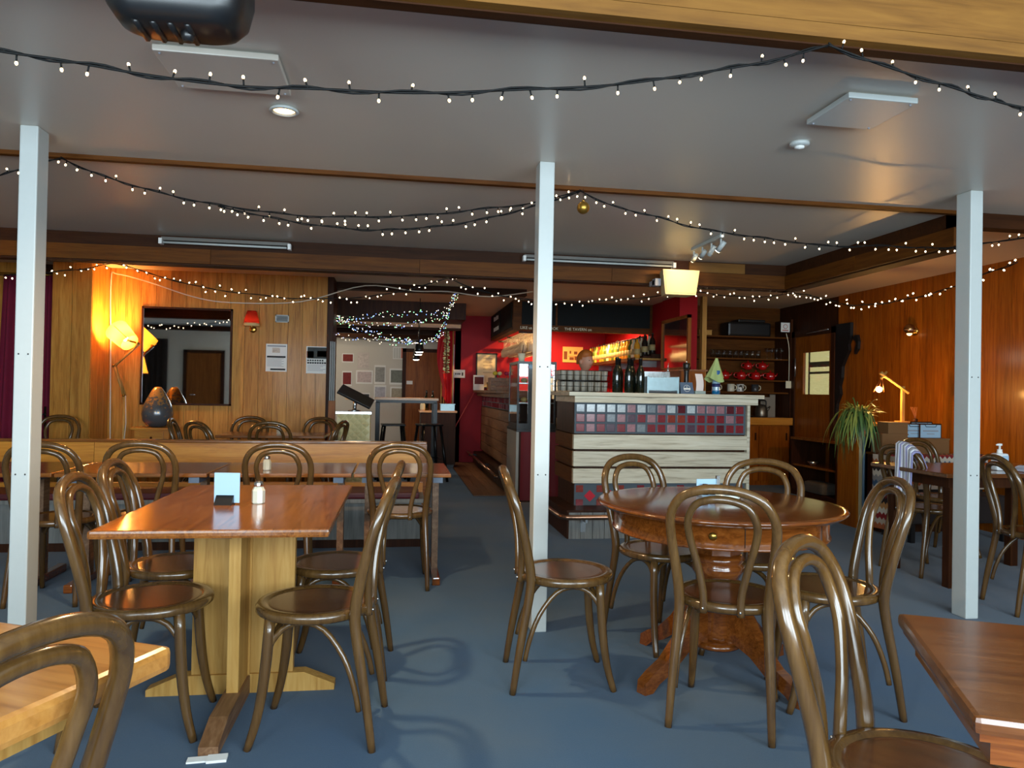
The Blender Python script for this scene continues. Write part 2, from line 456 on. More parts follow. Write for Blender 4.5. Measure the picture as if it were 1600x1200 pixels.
# front wall with three windows, door and curtain (seen only in the mirror)
mb = MB().box(XL - 0.1, XR + 0.1, YF - 0.1, YF, 0, 0.92).box(XL - 0.1, XR + 0.1, YF - 0.1, YF, 2.32, 2.8)
edges = [XL - 0.1] + [e for wx, ww in WINDOWS for e in (wx - ww / 2, wx + ww / 2)] + [XR + 0.1]
for i in range(0, len(edges), 2): mb.box(edges[i], edges[i + 1], YF - 0.1, YF, 0.92, 2.32)
struct('wall_front', mb, M['white_wall'], 'pale wall on the window side')
for i, (wx, ww) in enumerate(WINDOWS):
    x0, x1 = wx - ww / 2, wx + ww / 2
    w = struct('window_%d' % (i + 1), MB().box(x0, x0 + 0.05, YF - 0.08, YF, 0.92, 2.32).box(x1 - 0.05, x1, YF - 0.08, YF, 0.92, 2.32)
               .box(x0, x1, YF - 0.08, YF, 0.92, 0.97).box(x0, x1, YF - 0.08, YF, 2.27, 2.32).box(wx - 0.025, wx + 0.025, YF - 0.08, YF, 0.97, 2.27), M['white'], 'white framed window on the front wall')
    for a, b_ in ((x0 + 0.05, wx - 0.025), (wx + 0.025, x1 - 0.05)):
        ob('pane', MB().box(a, b_, YF - 0.06, YF - 0.055, 0.97, 2.27), M['glass'], w)
d = struct('door_1', MB().box(-5.05, -4.25, YF, YF + 0.04, 0, 2.03), M['door_wood'], 'brown door on the front wall')
ob('door_handle', MB().tube([(-4.95, YF + 0.04, 1.0), (-4.95, YF + 0.09, 1.0), (-4.83, YF + 0.09, 1.0)], 0.01, 6), M['chrome'], d)
struct('door_frame', MB().box(-5.13, -5.05, YF, YF + 0.06, 0, 2.1).box(-4.25, -4.17, YF, YF + 0.06, 0, 2.1).box(-5.13, -4.17, YF, YF + 0.06, 2.03, 2.1), M['dark_wood'], parent=d)
ob('drape', MB().grid(lambda u, v: (-6.1 + 0.6 * u, YF + 0.06 + 0.03 * math.sin(u * 30), 0.05 + 2.3 * v), 40, 3), mat('dark_drape', S(40, 30, 26), 0.9), bpy.data.objects['wall_front'])
struct('wall_left', MB().box(XL - 0.1, XL, YF, 9.0, 0, 2.8), M['white_wall'], 'plain wall far to the side of the room')

# rear panelled wall with its pier
wb = struct('wall_back', MB().box(-3.5, -0.79, 8.715, 8.9, 0, 2.5).box(-3.49, -3.135, 8.215, 8.72, 0, 2.5).box(XL, -3.5, 8.62, 8.8, 0, 2.5), M['dark_wood'], 'varnished vertical timber panelled wall with the mirror')
pw = 0.158
plank_mesh = mesh(MB().box(0.0015, pw - 0.0015, -0.016, 0, 0, 2.5), 'plank', M['plank_v'])
n = 15
for i in range(n): ob('plank', plank_mesh, None, wb, (-3.12 + i * pw, 8.715, 0))
for i in range(2): ob('plank', mesh(MB().box(0.002, 0.188, -0.016, 0, 0, 2.5), 'plank', M['plank_v']), None, wb, (-3.5 + i * 0.19, 8.215, 0))
for i in range(3): ob('plank', mesh(MB().box(0, 0.016, 0.0015, 0.164, 0, 2.5), 'plank', M['plank_v']), None, wb, (-3.135, 8.216 + i * 0.166, 0))
for i in range(4): ob('plank', plank_mesh, None, wb, (-4.13 - i * pw, 8.62, 0))
struct('trim_jamb', MB().box(-0.79, -0.72, 8.68, 9.2, 0, 2.5, bev=0.006), M['dark_wood'], 'dark timber jamb of the wide opening')
struct('trim_opening', MB().box(-0.79, 1.6, 9.05, 9.2, 2.42, 2.5), M['bulk_dark'], 'dark beam over the wide opening')

# rear room
struct('ceiling_rear_room', MB().box(-3.3, 1.0, 10.75, YB, 2.26, 2.5), M['dark_wood'], 'dark timber ceiling of the rear room')
for i, yy in enumerate((11.6, 12.8, 14.0)):
    struct('trim_rafter', MB().box(-3.3, 1.0, yy, yy + 0.12, 2.17, 2.26), M['bulk_dark'], 'dark ceiling beam in the rear room')
struct('trim_picture_rail', MB().box(-3.3, 1.0, 11.56, 11.6, 2.2, 2.26), M['pine_x'], 'pale batten on a rear room beam')
struct('wall_rear_room', MB().box(-3.3, 1.0, YB, YB + 0.1, 0, 2.3), M['white_wall'], 'pale end wall of the rear room covered in notices')
struct('wall_rear_room_left', MB().box(-3.4, -3.3, 8.9, YB, 0, 2.5), M['white_wall'], 'side wall of the rear room')
struct('wall_rear_room_right', MB().box(0.99, 1.09, 12.5, YB, 0, 2.5), M['red_wall'], 'red side wall of the rear room')
d2 = struct('door_2', MB().box(0.2, 0.93, YB - 0.05, YB, 0, 1.98), M['door_wood'], 'brown door at the end of the rear room')
ob('door_frame', MB().box(0.13, 0.2, YB - 0.06, YB, 0, 2.05).box(0.13, 0.98, YB - 0.06, YB, 1.98, 2.05).box(0.93, 0.98, YB - 0.06, YB, 0, 2.05), M['dark_wood'], d2)
ob('door_plate', MB().box(0.22, 0.34, YB - 0.056, YB - 0.05, 1.33, 1.4), M['paper'], d2)

# red bar walls
struct('wall_red_back', MB().box(0.97, 3.7, 12.5, 12.62, 0, 2.5), M['red_wall'], 'red painted wall behind the bar')
struct('trim_red_edge', MB().box(0.95, 0.975, 12.47, 12.64, 0, 2.0), M['white'], 'white edge strip of the red wall')
struct('wall_red_side', MB().box(3.62, 3.72, 9.2, 12.5, 0, 2.5), M['red_wall'], 'red painted side wall of the bar')
struct('wall_red_pier', MB().box(3.59, 3.83, 9.0, 9.62, 0, 2.5), M['red_wall'], 'bright red pier beside the bar shelves')
struct('trim_pier_post', MB().box(3.9, 3.96, 9.0, 9.08, 0, 2.5), M['pine'], 'pale timber post beside the red pier')
struct('wall_alcove', MB().box(3.8, XR, 9.95, 10.05, 0, 2.5).box(3.8, 3.86, 9.6, 10.0, 0, 2.5), M['bulk'], 'dark timber back of the shelf alcove')

# right panelled wall
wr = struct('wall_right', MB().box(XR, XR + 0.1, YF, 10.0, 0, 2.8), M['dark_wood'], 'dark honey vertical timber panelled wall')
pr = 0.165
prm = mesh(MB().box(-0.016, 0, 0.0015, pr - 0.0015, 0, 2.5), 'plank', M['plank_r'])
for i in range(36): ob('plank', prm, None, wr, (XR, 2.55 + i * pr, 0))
d3 = struct('door_3', MB().box(XR - 0.05, XR, 8.56, 9.42, 0, 1.26).box(XR - 0.05, XR, 8.56, 9.42, 1.82, 2.04).box(XR - 0.05, XR, 8.56, 8.62, 1.26, 1.82).box(XR - 0.05, XR, 9.23, 9.42, 1.26, 1.82), M['plank_r'], 'dark timber door with a lit square window')
ob('door_frame', MB().box(XR - 0.07, XR, 8.49, 8.56, 0, 2.12).box(XR - 0.07, XR, 9.42, 9.5, 0, 2.12).box(XR - 0.07, XR, 8.49, 9.5, 2.04, 2.12), M['dark_wood'], d3)
ob('pane', MB().box(XR - 0.03, XR - 0.02, 8.62, 9.23, 1.26, 1.82), M['glass'], d3)
ob('lit_kitchen_view', MB().box(XR - 0.012, XR - 0.002, 8.62, 9.23, 1.26, 1.82), emis('kitchen_light', S(226, 214, 150), 0.75), d3)
ob('kitchen_shelf', MB().box(XR - 0.02, XR - 0.012, 8.62, 9.12, 1.53, 1.56).box(XR - 0.02, XR - 0.012, 8.62, 9.12, 1.62, 1.69).box(XR - 0.02, XR - 0.012, 9.12, 9.15, 1.26, 1.82), mat('grey_kitchen_shelf', S(120, 116, 96), 0.5), d3)
ob('pull_handle', MB().tube([(XR - 0.09, 9.36, 1.5), (XR - 0.09, 9.36, 1.75)], 0.012, 8), M['steel'], d3)
ob('closer_arm', MB().tube([(XR - 0.08, 9.1, 2.07), (XR - 0.08, 8.6, 2.09)], 0.01, 6), M['steel'], d3)
# timber floor strip along the side bar
tf = struct('floor_timber_strip', MB().box(0.92, 1.45, 8.5, 12.5, 0.0, 0.004), M['dark_wood'], 'brown timber floor strip along the side bar')
flm = mesh(MB().box(0.001, 0.104, 0, 3.98, 0, 0.006), 'floorboard', M['reclaimed_y'])
for i in range(5): ob('floorboard', flm, None, tf, (0.925 + i * 0.105, 8.51, 0.004))

# ------------------------------------------------------------------ white posts
def post(x, y, label):
    o = struct('column', MB().box(x - 0.039, x + 0.039, y - 0.055, y + 0.055, 0, 2.40, bev=0.006), M['white'], label)
    for dz in (0.8, 1.35):
        ob('screw', MB().ball((x - 0.02, y - 0.055, dz), 0.004, 6), M['black'], o)
        ob('screw', MB().ball((x + 0.02, y - 0.055, dz), 0.004, 6), M['black'], o)
post(-1.682, 3.725, 'white painted square post beside the long bench')
post(0.745, 3.735, 'white painted square post between the two dining tables')
post(3.205, 3.72, 'white painted square post near the panelled wall')

# ------------------------------------------------------------------ ceiling fittings
def panel_cover(x0, x1, y0, y1, label, m_):
    t = thing('ceiling_panel', label, 'panel', ((x0 + x1) / 2, (y0 + y1) / 2, 2.37))
    a, b_ = (x1 - x0) / 2, (y1 - y0) / 2
    ob('cover_plate', MB().box(-a, a, -b_, b_, 0, 0.022, bev=0.004), m_, t)
    ob('spacer', MB().box(-a + 0.02, a - 0.02, -b_ + 0.02, b_ - 0.02, 0.022, 0.03), M['white'], t)
    for sx in (-1, 1):
        for sy in (-1, 1): ob('screw', MB().ball((sx * (a - 0.02), sy * (b_ - 0.02), 0), 0.005, 6), M['ink_grey'], t)
panel_cover(1.69, 1.985, 2.57, 2.865, 'white square cover panel on the ceiling beside the smoke alarm', M['white'])
panel_cover(-0.85, -0.43, 2.68, 3.0, 'flush cover panel on the ceiling beside the lit downlight', M['ceiling'])

t = thing('downlight', 'lit warm round downlight set in the ceiling', 'light', (-0.489, 3.223, 2.40))
ob('trim_ring', MB().lathe([(0.055, -0.001), (0.062, -0.012), (0.048, -0.016), (0.044, -0.004)], 24), M['white'], t)
ob('lens', MB().lathe([(0.0001, -0.009), (0.03, -0.009), (0.045, -0.006)], 24), emis('downlight_lens', (1.0, 0.60, 0.20, 1), 7.0), t)
spot('downlight_beam', (-0.489, 3.223, 2.375), (-0.489, 3.223, 0), 110, (1.0, 0.66, 0.34), 150, 0.8, 0.05)
t = thing('smoke_alarm', 'small white round smoke alarm on the ceiling', 'alarm', (1.828, 3.155, 2.40))
ob('base', MB().lathe([(0.045, 0), (0.045, -0.012), (0.03, -0.018), (0.0001, -0.018)], 24), M['white'], t)
ob('eyelid', MB().lathe([(0.022, -0.018), (0.022, -0.026), (0.0001, -0.03)], 18), M['paper'], t)

# black loudspeaker hung under the beam
t = thing('loudspeaker', 'black ribbed loudspeaker hanging from the ceiling beam', 'speaker', (-0.553, 1.95, 2.105))
def rr(w, d, r, n=6):
    out = []
    for cx, cy, a0 in ((w - r, d - r, 0), (-w + r, d - r, 90), (-w + r, -d + r, 180), (w - r, -d + r, 270)):
        for k in range(n + 1):
            a = math.radians(a0 + 90 * k / n); out.append((cx + r * math.cos(a), cy + r * math.sin(a)))
    return out
body = MB()
secs = [(0.0, 0.115, 0.055, 0.05), (0.012, 0.14, 0.075, 0.06), (0.04, 0.16, 0.09, 0.06), (0.10, 0.170, 0.095, 0.05), (0.50, 0.165, 0.095, 0.05)]
rings = [[(x, y, z) for x, y in rr(w, dd, r_)] for z, w, dd, r_ in secs]
k = len(rings[0]); vs = sum(rings, []); fs = []
for i in range(len(rings) - 1):
    for j in range(k): fs.append((i * k + j, i * k + (j + 1) % k, (i + 1) * k + (j + 1) % k, (i + 1) * k + j))
fs.append(tuple(range(k - 1, -1, -1))); fs.append(tuple((len(rings) - 1) * k + j for j in range(k)))
body.add(vs, fs, True)
ob('cabinet', body, M['black'], t)
for i in range(4): ob('rib', MB().tube([(-0.09 + i * 0.04, -0.05, 0.0), (-0.09 + i * 0.04, 0.05, 0.0)], 0.008, 6), M['black'], t)
ob('mount_knob', MB().lathe([(0.0001, -0.02), (0.012, -0.02), (0.016, -0.01), (0.02, 0.004)], 10, (0.02, 0, 0)), M['black'], t)
ob('bracket', MB().box(-0.02, 0.02, 0.08, 0.11, 0.2, 0.4), M['black_metal'], t)

# fluorescent battens on the rear bulkhead
def batten(x0, x1, label):
    t = thing('light_batten', label, 'light', ((x0 + x1) / 2, 6.10, 2.345))
    w = (x1 - x0) / 2
    ob('housing', MB().box(-w, w, -0.01, 0.05, 0.008, 0.035, bev=0.004), mat('grey_batten', S(104, 100, 94), 0.5), t)
    ob('tube', MB().tube([(-w + 0.02, -0.02, -0.012), (w - 0.02, -0.02, -0.012)], 0.009, 8), M['white'], t)
    for s in (-1, 1): ob('end_cap', MB().box(s * w - 0.012, s * w + 0.012, -0.03, 0.03, -0.024, 0.02), M['paper'], t)
batten(-1.83, -0.86, 'unlit fluorescent tube on the bulkhead above the mirror')
batten(1.05, 2.37, 'unlit fluorescent tube on the bulkhead beside the spotlights')
struct('trim_bulkhead_patch', MB().box(2.53, 3.05, 6.135, 6.15, 2.305, 2.39), M['beam'], 'pale board patch on the bulkhead')

# track spotlights
t = thing('track_spotlight', 'white four-lamp spotlight track on the ceiling above the bar', 'light', (2.335, 5.33, 2.40))
ob('track', MB().box(-0.016, 0.016, -0.27, 0.27, -0.025, 0, bev=0.004), M['white'], t)
for i, yy in enumerate((-0.25, -0.085, 0.08, 0.245)):
    h = ob('lamp_head', MB().tube([(0, yy, -0.03), (0, yy, -0.075)], 0.008, 6), M['white'], t)
    hd = Vector(((-0.25, 0.55, -0.55), (-0.2, 0.5, -0.6), (0.0, 0.62, -0.3), (0.05, 0.62, -0.22))[i]).normalized(); p0 = Vector((0.01, yy, -0.075)) - hd * 0.03; p1 = p0 + hd * 0.085
    ob('lamp_can', MB().tube([p0, p1], [0.017, 0.020], 12), M['white'], h)
    if i != 1:
        ob('lamp_lens', MB().tube([p1, p1 + hd * 0.004], 0.018, 12), emis('spot_lens', (1.0, 0.85, 0.55, 1), 14.0, False), h)
        w = Vector((2.335, 5.33, 2.40)) + p1 + hd * 0.01
        spot('track_spot_beam', w, w + hd, 6, (1.0, 0.66, 0.28), 80, 0.7, 0.02)

# cream wall speaker under the bulkhead
t = thing('wall_speaker', 'cream loudspeaker on the bulkhead beside the spotlights', 'speaker', (2.36, 6.0, 2.065))
cab = MB(); fr = [(-0.155, -0.1), (0.16, -0.1), (0.13, 0.08), (-0.1, 0.08)]
lo = [(-0.135, -0.1, 0), (0.135, -0.1, 0), (0.11, 0.06, 0.0), (-0.11, 0.06, 0.0)]
hi = [(-0.16, -0.1, 0.21), (0.165, -0.1, 0.21), (0.13, 0.06, 0.21), (-0.13, 0.06, 0.21)]
cab.add(lo + hi, [(3, 2, 1, 0), (4, 5, 6, 7), (0, 1, 5, 4), (1, 2, 6, 5), (2, 3, 7, 6), (3, 0, 4, 7)])
ob('cabinet', cab, mat('cream_speaker', S(206, 192, 146), 0.45), t)
ob('grille', MB().add([(-0.125, -0.104, 0.015), (0.125, -0.104, 0.015), (0.15, -0.104, 0.195), (-0.147, -0.104, 0.195), (-0.125, -0.1, 0.015), (0.125, -0.1, 0.015), (0.15, -0.1, 0.195), (-0.147, -0.1, 0.195)], [(0, 1, 2, 3), (7, 6, 5, 4), (0, 4, 5, 1), (1, 5, 6, 2), (2, 6, 7, 3), (3, 7, 4, 0)]), mat('cream_grille', S(204, 190, 144), 0.6, noise=0.08, nscale=300), t)
ob('bracket', MB().box(-0.2, -0.15, -0.03, 0.05, 0.08, 0.14).box(-0.2, -0.17, 0.0, 0.12, 0.09, 0.13), M['ink_grey'], t)

# ------------------------------------------------------------------ bentwood chairs
def mirror_path(half):
    return list(half) + [(-x, y, z) for x, y, z in reversed(half[:-1])]
def make_chair(name, label, group=None):
    t = thing(name, label, 'chair', group=group)
    outer = mirror_path([(-0.180, -0.232, 0.0), (-0.172, -0.205, 0.18), (-0.160, -0.170, 0.38), (-0.159, -0.164, 0.47), (-0.170, -0.183, 0.58), (-0.184, -0.212, 0.70), (-0.181, -0.238, 0.785), (-0.142, -0.262, 0.850), (-0.075, -0.271, 0.880), (0, -0.273, 0.888)])
    rad = [0.0135, 0.0165, 0.019, 0.0205, 0.0195, 0.018, 0.0175, 0.0175, 0.0175, 0.0175]
    rad = rad + rad[-2::-1]
    o = ob('back_frame', MB().tube(smooth_path(outer, 4), lerp_list(rad, 4), 10), M['chair'], t)
    inner = mirror_path([(-0.066, -0.196, 0.425), (-0.068, -0.194, 0.50), (-0.090, -0.198, 0.60), (-0.116, -0.214, 0.70), (-0.120, -0.234, 0.765), (-0.094, -0.250, 0.822), (-0.05, -0.258, 0.844), (0, -0.260, 0.850)])
    ob('inner_hoop', MB().tube(smooth_path(inner, 4), 0.0145, 9), M['chair'], t)
    s = ob('seat', MB().lathe([(0.150, 0.428), (0.196, 0.428), (0.207, 0.436), (0.208, 0.452), (0.201, 0.462), (0.178, 0.464), (0.170, 0.458), (0.150, 0.456)], 36), M['chair'], t)
    ob('seat_panel', MB().lathe([(0.172, 0.4565), (0.160, 0.4585), (0.150, 0.459)], 36, smooth=False), M['chair_panel'], s)
    for sx in (-1, 1):
        ob('leg', MB().tube(smooth_path([(sx * 0.140, 0.125, 0.432), (sx * 0.148, 0.138, 0.24), (sx * 0.156, 0.158, 0.10), (sx * 0.166, 0.186, 0.0)], 3), lerp_list([0.0185, 0.0185, 0.016, 0.0135], 3), 10), M['chair'], t)
        ob('brace', MB().tube(smooth_path([(sx * 0.143, 0.130, 0.335), (sx * 0.132, 0.085, 0.395), (sx * 0.128, 0.02, 0.417), (sx * 0.136, -0.055, 0.395), (sx * 0.152, -0.125, 0.31), (sx * 0.162, -0.165, 0.21), (sx * 0.166, -0.183, 0.13)], 3), 0.0105, 8), M['chair'], t)
    ob('brace', MB().tube(smooth_path(mirror_path([(-0.140, 0.127, 0.330), (-0.105, 0.110, 0.385), (-0.055, 0.096, 0.413), (0, 0.092, 0.419)]), 3), 0.0105, 8), M['chair'], t)
    for sx in (-1, 1): ob('screw', MB().ball((sx * 0.066, -0.211, 0.444), 0.005, 6), M['steel'], t)
    return t

CH = [  # x, y, facing in degrees, label, group
    (-0.85, 2.83, 2, 'bentwood chair on the post side of the red oak table, nearer the yellow pine table'),
    (-0.91, 3.36, 2, 'bentwood chair on the post side of the red oak table, nearer the long bench'),
    (-0.265, 2.73, 174, 'bentwood chair by the red oak table, its seat in front of the pine pedestal'),
    (-0.24, 3.33, 176, 'bentwood chair by the red oak table, half hidden behind the chair before it'),
    (0.735, 3.10, -4, 'bentwood chair in front of the middle white post, facing the round table'),
    (1.32, 3.5, -72, 'bentwood chair behind the round table, in front of the bar tiles'),
    (1.29, 2.69, 58, 'bentwood chair at the round table with its back squarely to the viewer'),
    (1.745, 2.76, 166, 'bentwood chair on the panelled wall side of the round table'),
    (1.69, 3.31, -132, 'bentwood chair behind the round table, in front of the shelf alcove'),
    (1.09, 1.35, -49, 'bentwood chair tucked under the dark brown corner table'),
    (-0.706, 1.176, 154, 'bentwood chair beside the yellow pine table, cut off by the frame'),
    (-1.882, 4.58, 90, 'bentwood chair at the bench tables, half behind the white post'),
    (-1.43, 4.7, 92, 'bentwood chair at the bench tables, second from the white post'),
    (-0.665, 4.68, 90, 'bentwood chair at the bench tables behind the salt shaker'),
    (0.045, 4.74, 88, 'bentwood chair at the end bench table nearest the aisle'),
    (-1.55, 8.1, -90, 'bentwood chair against the panelled wall under the mirror edge'),
    (-1.15, 7.4, 90, 'bentwood chair on the near side of the rear table'),
    (-0.84, 8.06, -100, 'bentwood chair against the panelled wall under the posters'),
    (-0.76, 7.58, 165, 'bentwood chair at the end of the rear table beside the quilted stand'),
    (-1.88, 7.62, 5, 'bentwood chair seen edge-on at the rear table beside the vase'),
    (-1.60, 7.21, 50, 'bentwood chair turned at the near corner of the rear table'),
    (-3.3, 7.74, -88, 'lone bentwood chair in front of the timber pier'),
    (3.77, 4.74, 8, 'bentwood chair with a striped towel over its back'),
    (4.30, 5.22, -80, 'bentwood chair in front of the crochet blanket'),
    (3.765, 3.79, -14, 'bentwood chair half behind the white post by the panelled wall'),
]
ch0 = None
for i, (x, y, a, lab) in enumerate(CH):
    if ch0 is None:
        ch0 = make_chair('bentwood_chair', lab, 'bentwood dining chairs'); c = ch0
    else:
        c = copy_tree(ch0); c['label'] = lab
    c.location = (x, y, 0); c.rotation_euler = (0, 0, math.radians(a - 90))

# ------------------------------------------------------------------ red oak pedestal table
t = thing('dining_table', 'polished red oak rectangular table on a pine cross pedestal', 'table', (-0.58, 3.10, 0), math.radians(-0.5))
ob('tabletop', MB().box(-0.377, 0.377, -0.575, 0.585, 0.722, 0.75, bev=0.009), M['red_oak_y'], t)
for a, b_, c_, d_ in ((-0.195, -0.025, -0.02, 0.02), (0.025, 0.195, -0.02, 0.02)):
    ob('pedestal_board', MB().box(a, b_, c_, d_, 0.075, 0.70, bev=0.003), M['pine'], t)
for a, b_ in ((-0.2, -0.02), (0.02, 0.2)):
    ob('pedestal_board', MB().box(-0.022, 0.022, a, b_, 0.075 if a > 0 else 0.06, 0.70, bev=0.003), M['pine'], t)
ob('core_post', MB().box(-0.03, 0.03, -0.03, 0.03, 0.06, 0.70), M['pine'], t)
foot = [(-0.36, 0.0), (0.36, 0.0), (0.36, 0.025), (0.24, 0.075), (-0.24, 0.075), (-0.36, 0.025)]
Mx = Matrix(((1, 0, 0, 0), (0, 0, 1, 0), (0, 1, 0, 0), (0, 0, 0, 1)))
ob('foot', MB().prism(foot, -0.03, 0.03, Mx), M['pine'], t)
footy = [(-0.54, 0.0), (0.54, 0.0), (0.54, 0.03), (0.40, 0.07), (-0.40, 0.07), (-0.54, 0.03)]
My = Matrix(((0, 0, 1, 0), (1, 0, 0, 0), (0, 1, 0, 0), (0, 0, 0, 1)))
ob('foot', MB().prism(footy, -0.032, 0.032, My), M['worn'], t)
ob('cleat', MB().box(-0.26, 0.26, -0.035, 0.035, 0.675, 0.722).box(-0.035, 0.035, -0.42, 0.42, 0.69, 0.722, bev=0.005), M['worn'], t)
sh = thing('paper_shim', 'folded white paper shim under the table foot', 'paper', (-0.585, 2.593, 0), math.radians(4))
ob('folded_sheet', MB().box(-0.062, 0.0, -0.075, -0.04, 0.0005, 0.006).box(0.0, 0.062, -0.085, -0.04, 0.0005, 0.009), M['paper'], sh)

# sign holder and salt shaker
t = thing('table_sign', 'small white card sign in a black holder on the red oak table', 'sign', (-0.655, 3.075, 0.75), math.radians(-6))
ob('card', MB().box(-0.05, 0.05, 0.004, 0.006, 0.006, 0.125), M['paper_blue'], t)
ob('holder', MB().prism([(-0.03, 0.0), (0.02, 0.0), (0.008, 0.036), (0.0, 0.036)], -0.04, 0.028, Matrix(((0, 0, 1, 0), (1, 0, 0, 0.0), (0, 1, 0, 0), (0, 0, 0, 1)))), M['black'], t)
def shaker(loc, label):
    t = thing('salt_shaker', label, 'shaker', loc)
    ob('jar', MB().lathe([(0.022, 0), (0.026, 0.004), (0.026, 0.052), (0.019, 0.066), (0.017, 0.07)], 8, smooth=False), mat('salt_in_glass', S(206, 204, 184), 0.15, coat=0.6), t)
    ob('cap', MB().lathe([(0.018, 0.068), (0.019, 0.07), (0.019, 0.084), (0.012, 0.09), (0.0001, 0.091)], 16), M['chrome'], t)
    return t
shaker((-0.537, 3.10, 0.75), 'glass salt shaker with a metal cap on the red oak table')
shaker((-0.785, 4.80, 0.70), 'glass salt shaker on the bench tables')

# ------------------------------------------------------------------ round mahogany table
t = thing('round_table', 'round mahogany table with apron and four-footed pedestal', 'table', (1.42, 3.075, 0), math.radians(8))
ob('tabletop', MB().lathe([(0.0001, 0.722), (0.49, 0.722), (0.51, 0.726), (0.519, 0.733), (0.526, 0.737), (0.53, 0.743), (0.524, 0.749), (0.50, 0.7505), (0.0001, 0.7505)], 64), M['mahogany'], t)
ap = ob('apron', MB().lathe([(0.455, 0.722), (0.455, 0.64), (0.462, 0.636), (0.462, 0.628), (0.435, 0.628), (0.435, 0.722)], 64), M['mahogany'], t)
for a in (-110, -62, 60, 118):
    p = Vector((0.456 * math.cos(math.radians(a)), 0.456 * math.sin(math.radians(a)), 0.682))
    ob('leaf_joint', MB().box(-0.001, 0.001, -0.002, 0.002, -0.04, 0.04, Matrix.Translation(p) @ Matrix.Rotation(math.radians(a - 90), 4, 'Z')), M['foil'], ap)
ob('badge', MB().lathe([(0.016, 0), (0.016, 0.003), (0.0001, 0.004)], 14, M=Matrix.Translation(Vector((0.455 * math.cos(math.radians(-125)), 0.455 * math.sin(math.radians(-125)), 0.68))) @ Matrix.Rotation(math.radians(-125), 4, 'Z') @ Matrix.Rotation(math.radians(90), 4, 'Y')), M['brass'], ap)
ob('top_block', MB().lathe([(0.16, 0.64), (0.16, 0.722)], 8, smooth=False), M['mahogany'], t)
ob('column', MB().lathe([(0.085, 0.14), (0.088, 0.2), (0.092, 0.42), (0.105, 0.44), (0.115, 0.455), (0.115, 0.475), (0.105, 0.487), (0.115, 0.50), (0.115, 0.515), (0.10, 0.53)], 10), M['mahogany'], t)
ob('column_block', MB().lathe([(0.10, 0.53), (0.10, 0.64)], 8, smooth=False), M['mahogany'], t)
ob('collar', MB().lathe([(0.06, 0.12), (0.10, 0.122), (0.115, 0.135), (0.10, 0.15), (0.08, 0.155)], 24), M['mahogany'], t)
prof = [(0.06, 0.14), (0.06, 0.40), (0.10, 0.38), (0.17, 0.30), (0.25, 0.19), (0.33, 0.115), (0.40, 0.08), (0.445, 0.05), (0.45, 0.0), (0.405, 0.0), (0.37, 0.03), (0.29, 0.065), (0.2, 0.13), (0.12, 0.16)]
for k, a in enumerate((205, 295, 25, 115)):
    ob('foot', MB().prism(prof, -0.025, 0.025, Matrix.Rotation(math.radians(a - 8), 4, 'Z') @ Matrix(((1, 0, 0, 0), (0, 0, 1, 0), (0, 1, 0, 0), (0, 0, 0, 1)))), M['mahogany'], t)
t = thing('condiment_caddy', 'pale blue condiment caddy with small packets on the round table', 'caddy', (1.465, 3.27, 0.7505), math.radians(6))
ob('back_panel', MB().box(-0.055, 0.055, 0.02, 0.024, 0, 0.075), M['paper_blue'], t)
ob('tray', MB().box(-0.055, 0.055, -0.03, 0.024, 0, 0.006).box(-0.055, -0.052, -0.03, 0.024, 0, 0.03).box(0.052, 0.055, -0.03, 0.024, 0, 0.03), M['paper_blue'], t)
ob('sauce_jar', MB().lathe([(0.016, 0.006), (0.016, 0.045), (0.012, 0.055), (0.0001, 0.056)], 12, (-0.025, -0.005, 0)), mat('brown_sauce', S(66, 46, 34), 0.3), t)
ob('sauce_jar', MB().lathe([(0.016, 0.006), (0.016, 0.04), (0.012, 0.05), (0.0001, 0.051)], 12, (0.015, -0.005, 0)), mat('pepper_brown', S(86, 60, 44), 0.3), t)
ob('clip_post', MB().box(0.046, 0.062, 0.012, 0.026, 0, 0.09), M['steel'], t)
t = thing('ashtray_dish', 'small clear glass dish on the round table', 'dish', (1.478, 3.10, 0.7505))
ob('bowl', MB().lathe([(0.03, 0), (0.05, 0.012), (0.058, 0.03), (0.054, 0.03), (0.045, 0.014), (0.0001, 0.006)], 20), mat('pale_glass', S(214, 222, 214), 0.1, coat=0.5), t)
ob('napkin', MB().grid(lambda u, v: (-0.04 + 0.08 * u, -0.035 + 0.07 * v, 0.024 + 0.012 * math.sin(7 * u + 3 * v) * math.cos(5 * v)), 8, 8), M['paper'], t)

# ------------------------------------------------------------------ corner tables in the foreground
def corner_table(label, corner, rot, top, edge, lx, ly, thick, apron):
    t = thing('corner_table', label, 'table', (corner[0], corner[1], 0), math.radians(rot))
    x0, x1 = (0, lx) if lx > 0 else (lx, 0)
    ob('tabletop', MB().box(x0, x1, -ly, 0, 0.75 - thick, 0.75, bev=min(0.012, thick / 3)), top, t)
    if apron:
        ob('edge_moulding', MB().box(x0 + 0.01, x1 - 0.01, -ly + 0.01, -0.01, 0.75 - thick - 0.012, 0.75 - thick), edge, t)
        ob('apron', MB().box(x0 + 0.03, x1 - 0.03, -ly + 0.03, -0.03, 0.67, 0.75 - thick - 0.012), edge, t)
    else:
        ob('apron', MB().box(x0 + 0.1, x1 - 0.1, -ly + 0.1, -0.1, 0.64, 0.75 - thick), edge, t)
    cx = (x0 + x1) / 2
    ob('pedestal', MB().box(cx - 0.07, cx + 0.07, -ly / 2 - 0.03, -ly / 2 + 0.03, 0.07, 0.67), edge, t)
    ob('foot', MB().box(cx - 0.05, cx + 0.05, -ly + 0.08, -0.08, 0, 0.07, bev=0.01), edge, t)
    return t
corner_table('dark brown table with a moulded edge at the corner of the view', (1.102, 1.472), -26, M['walnut'], M['mahogany'], 1.15, 0.55, 0.028, True)
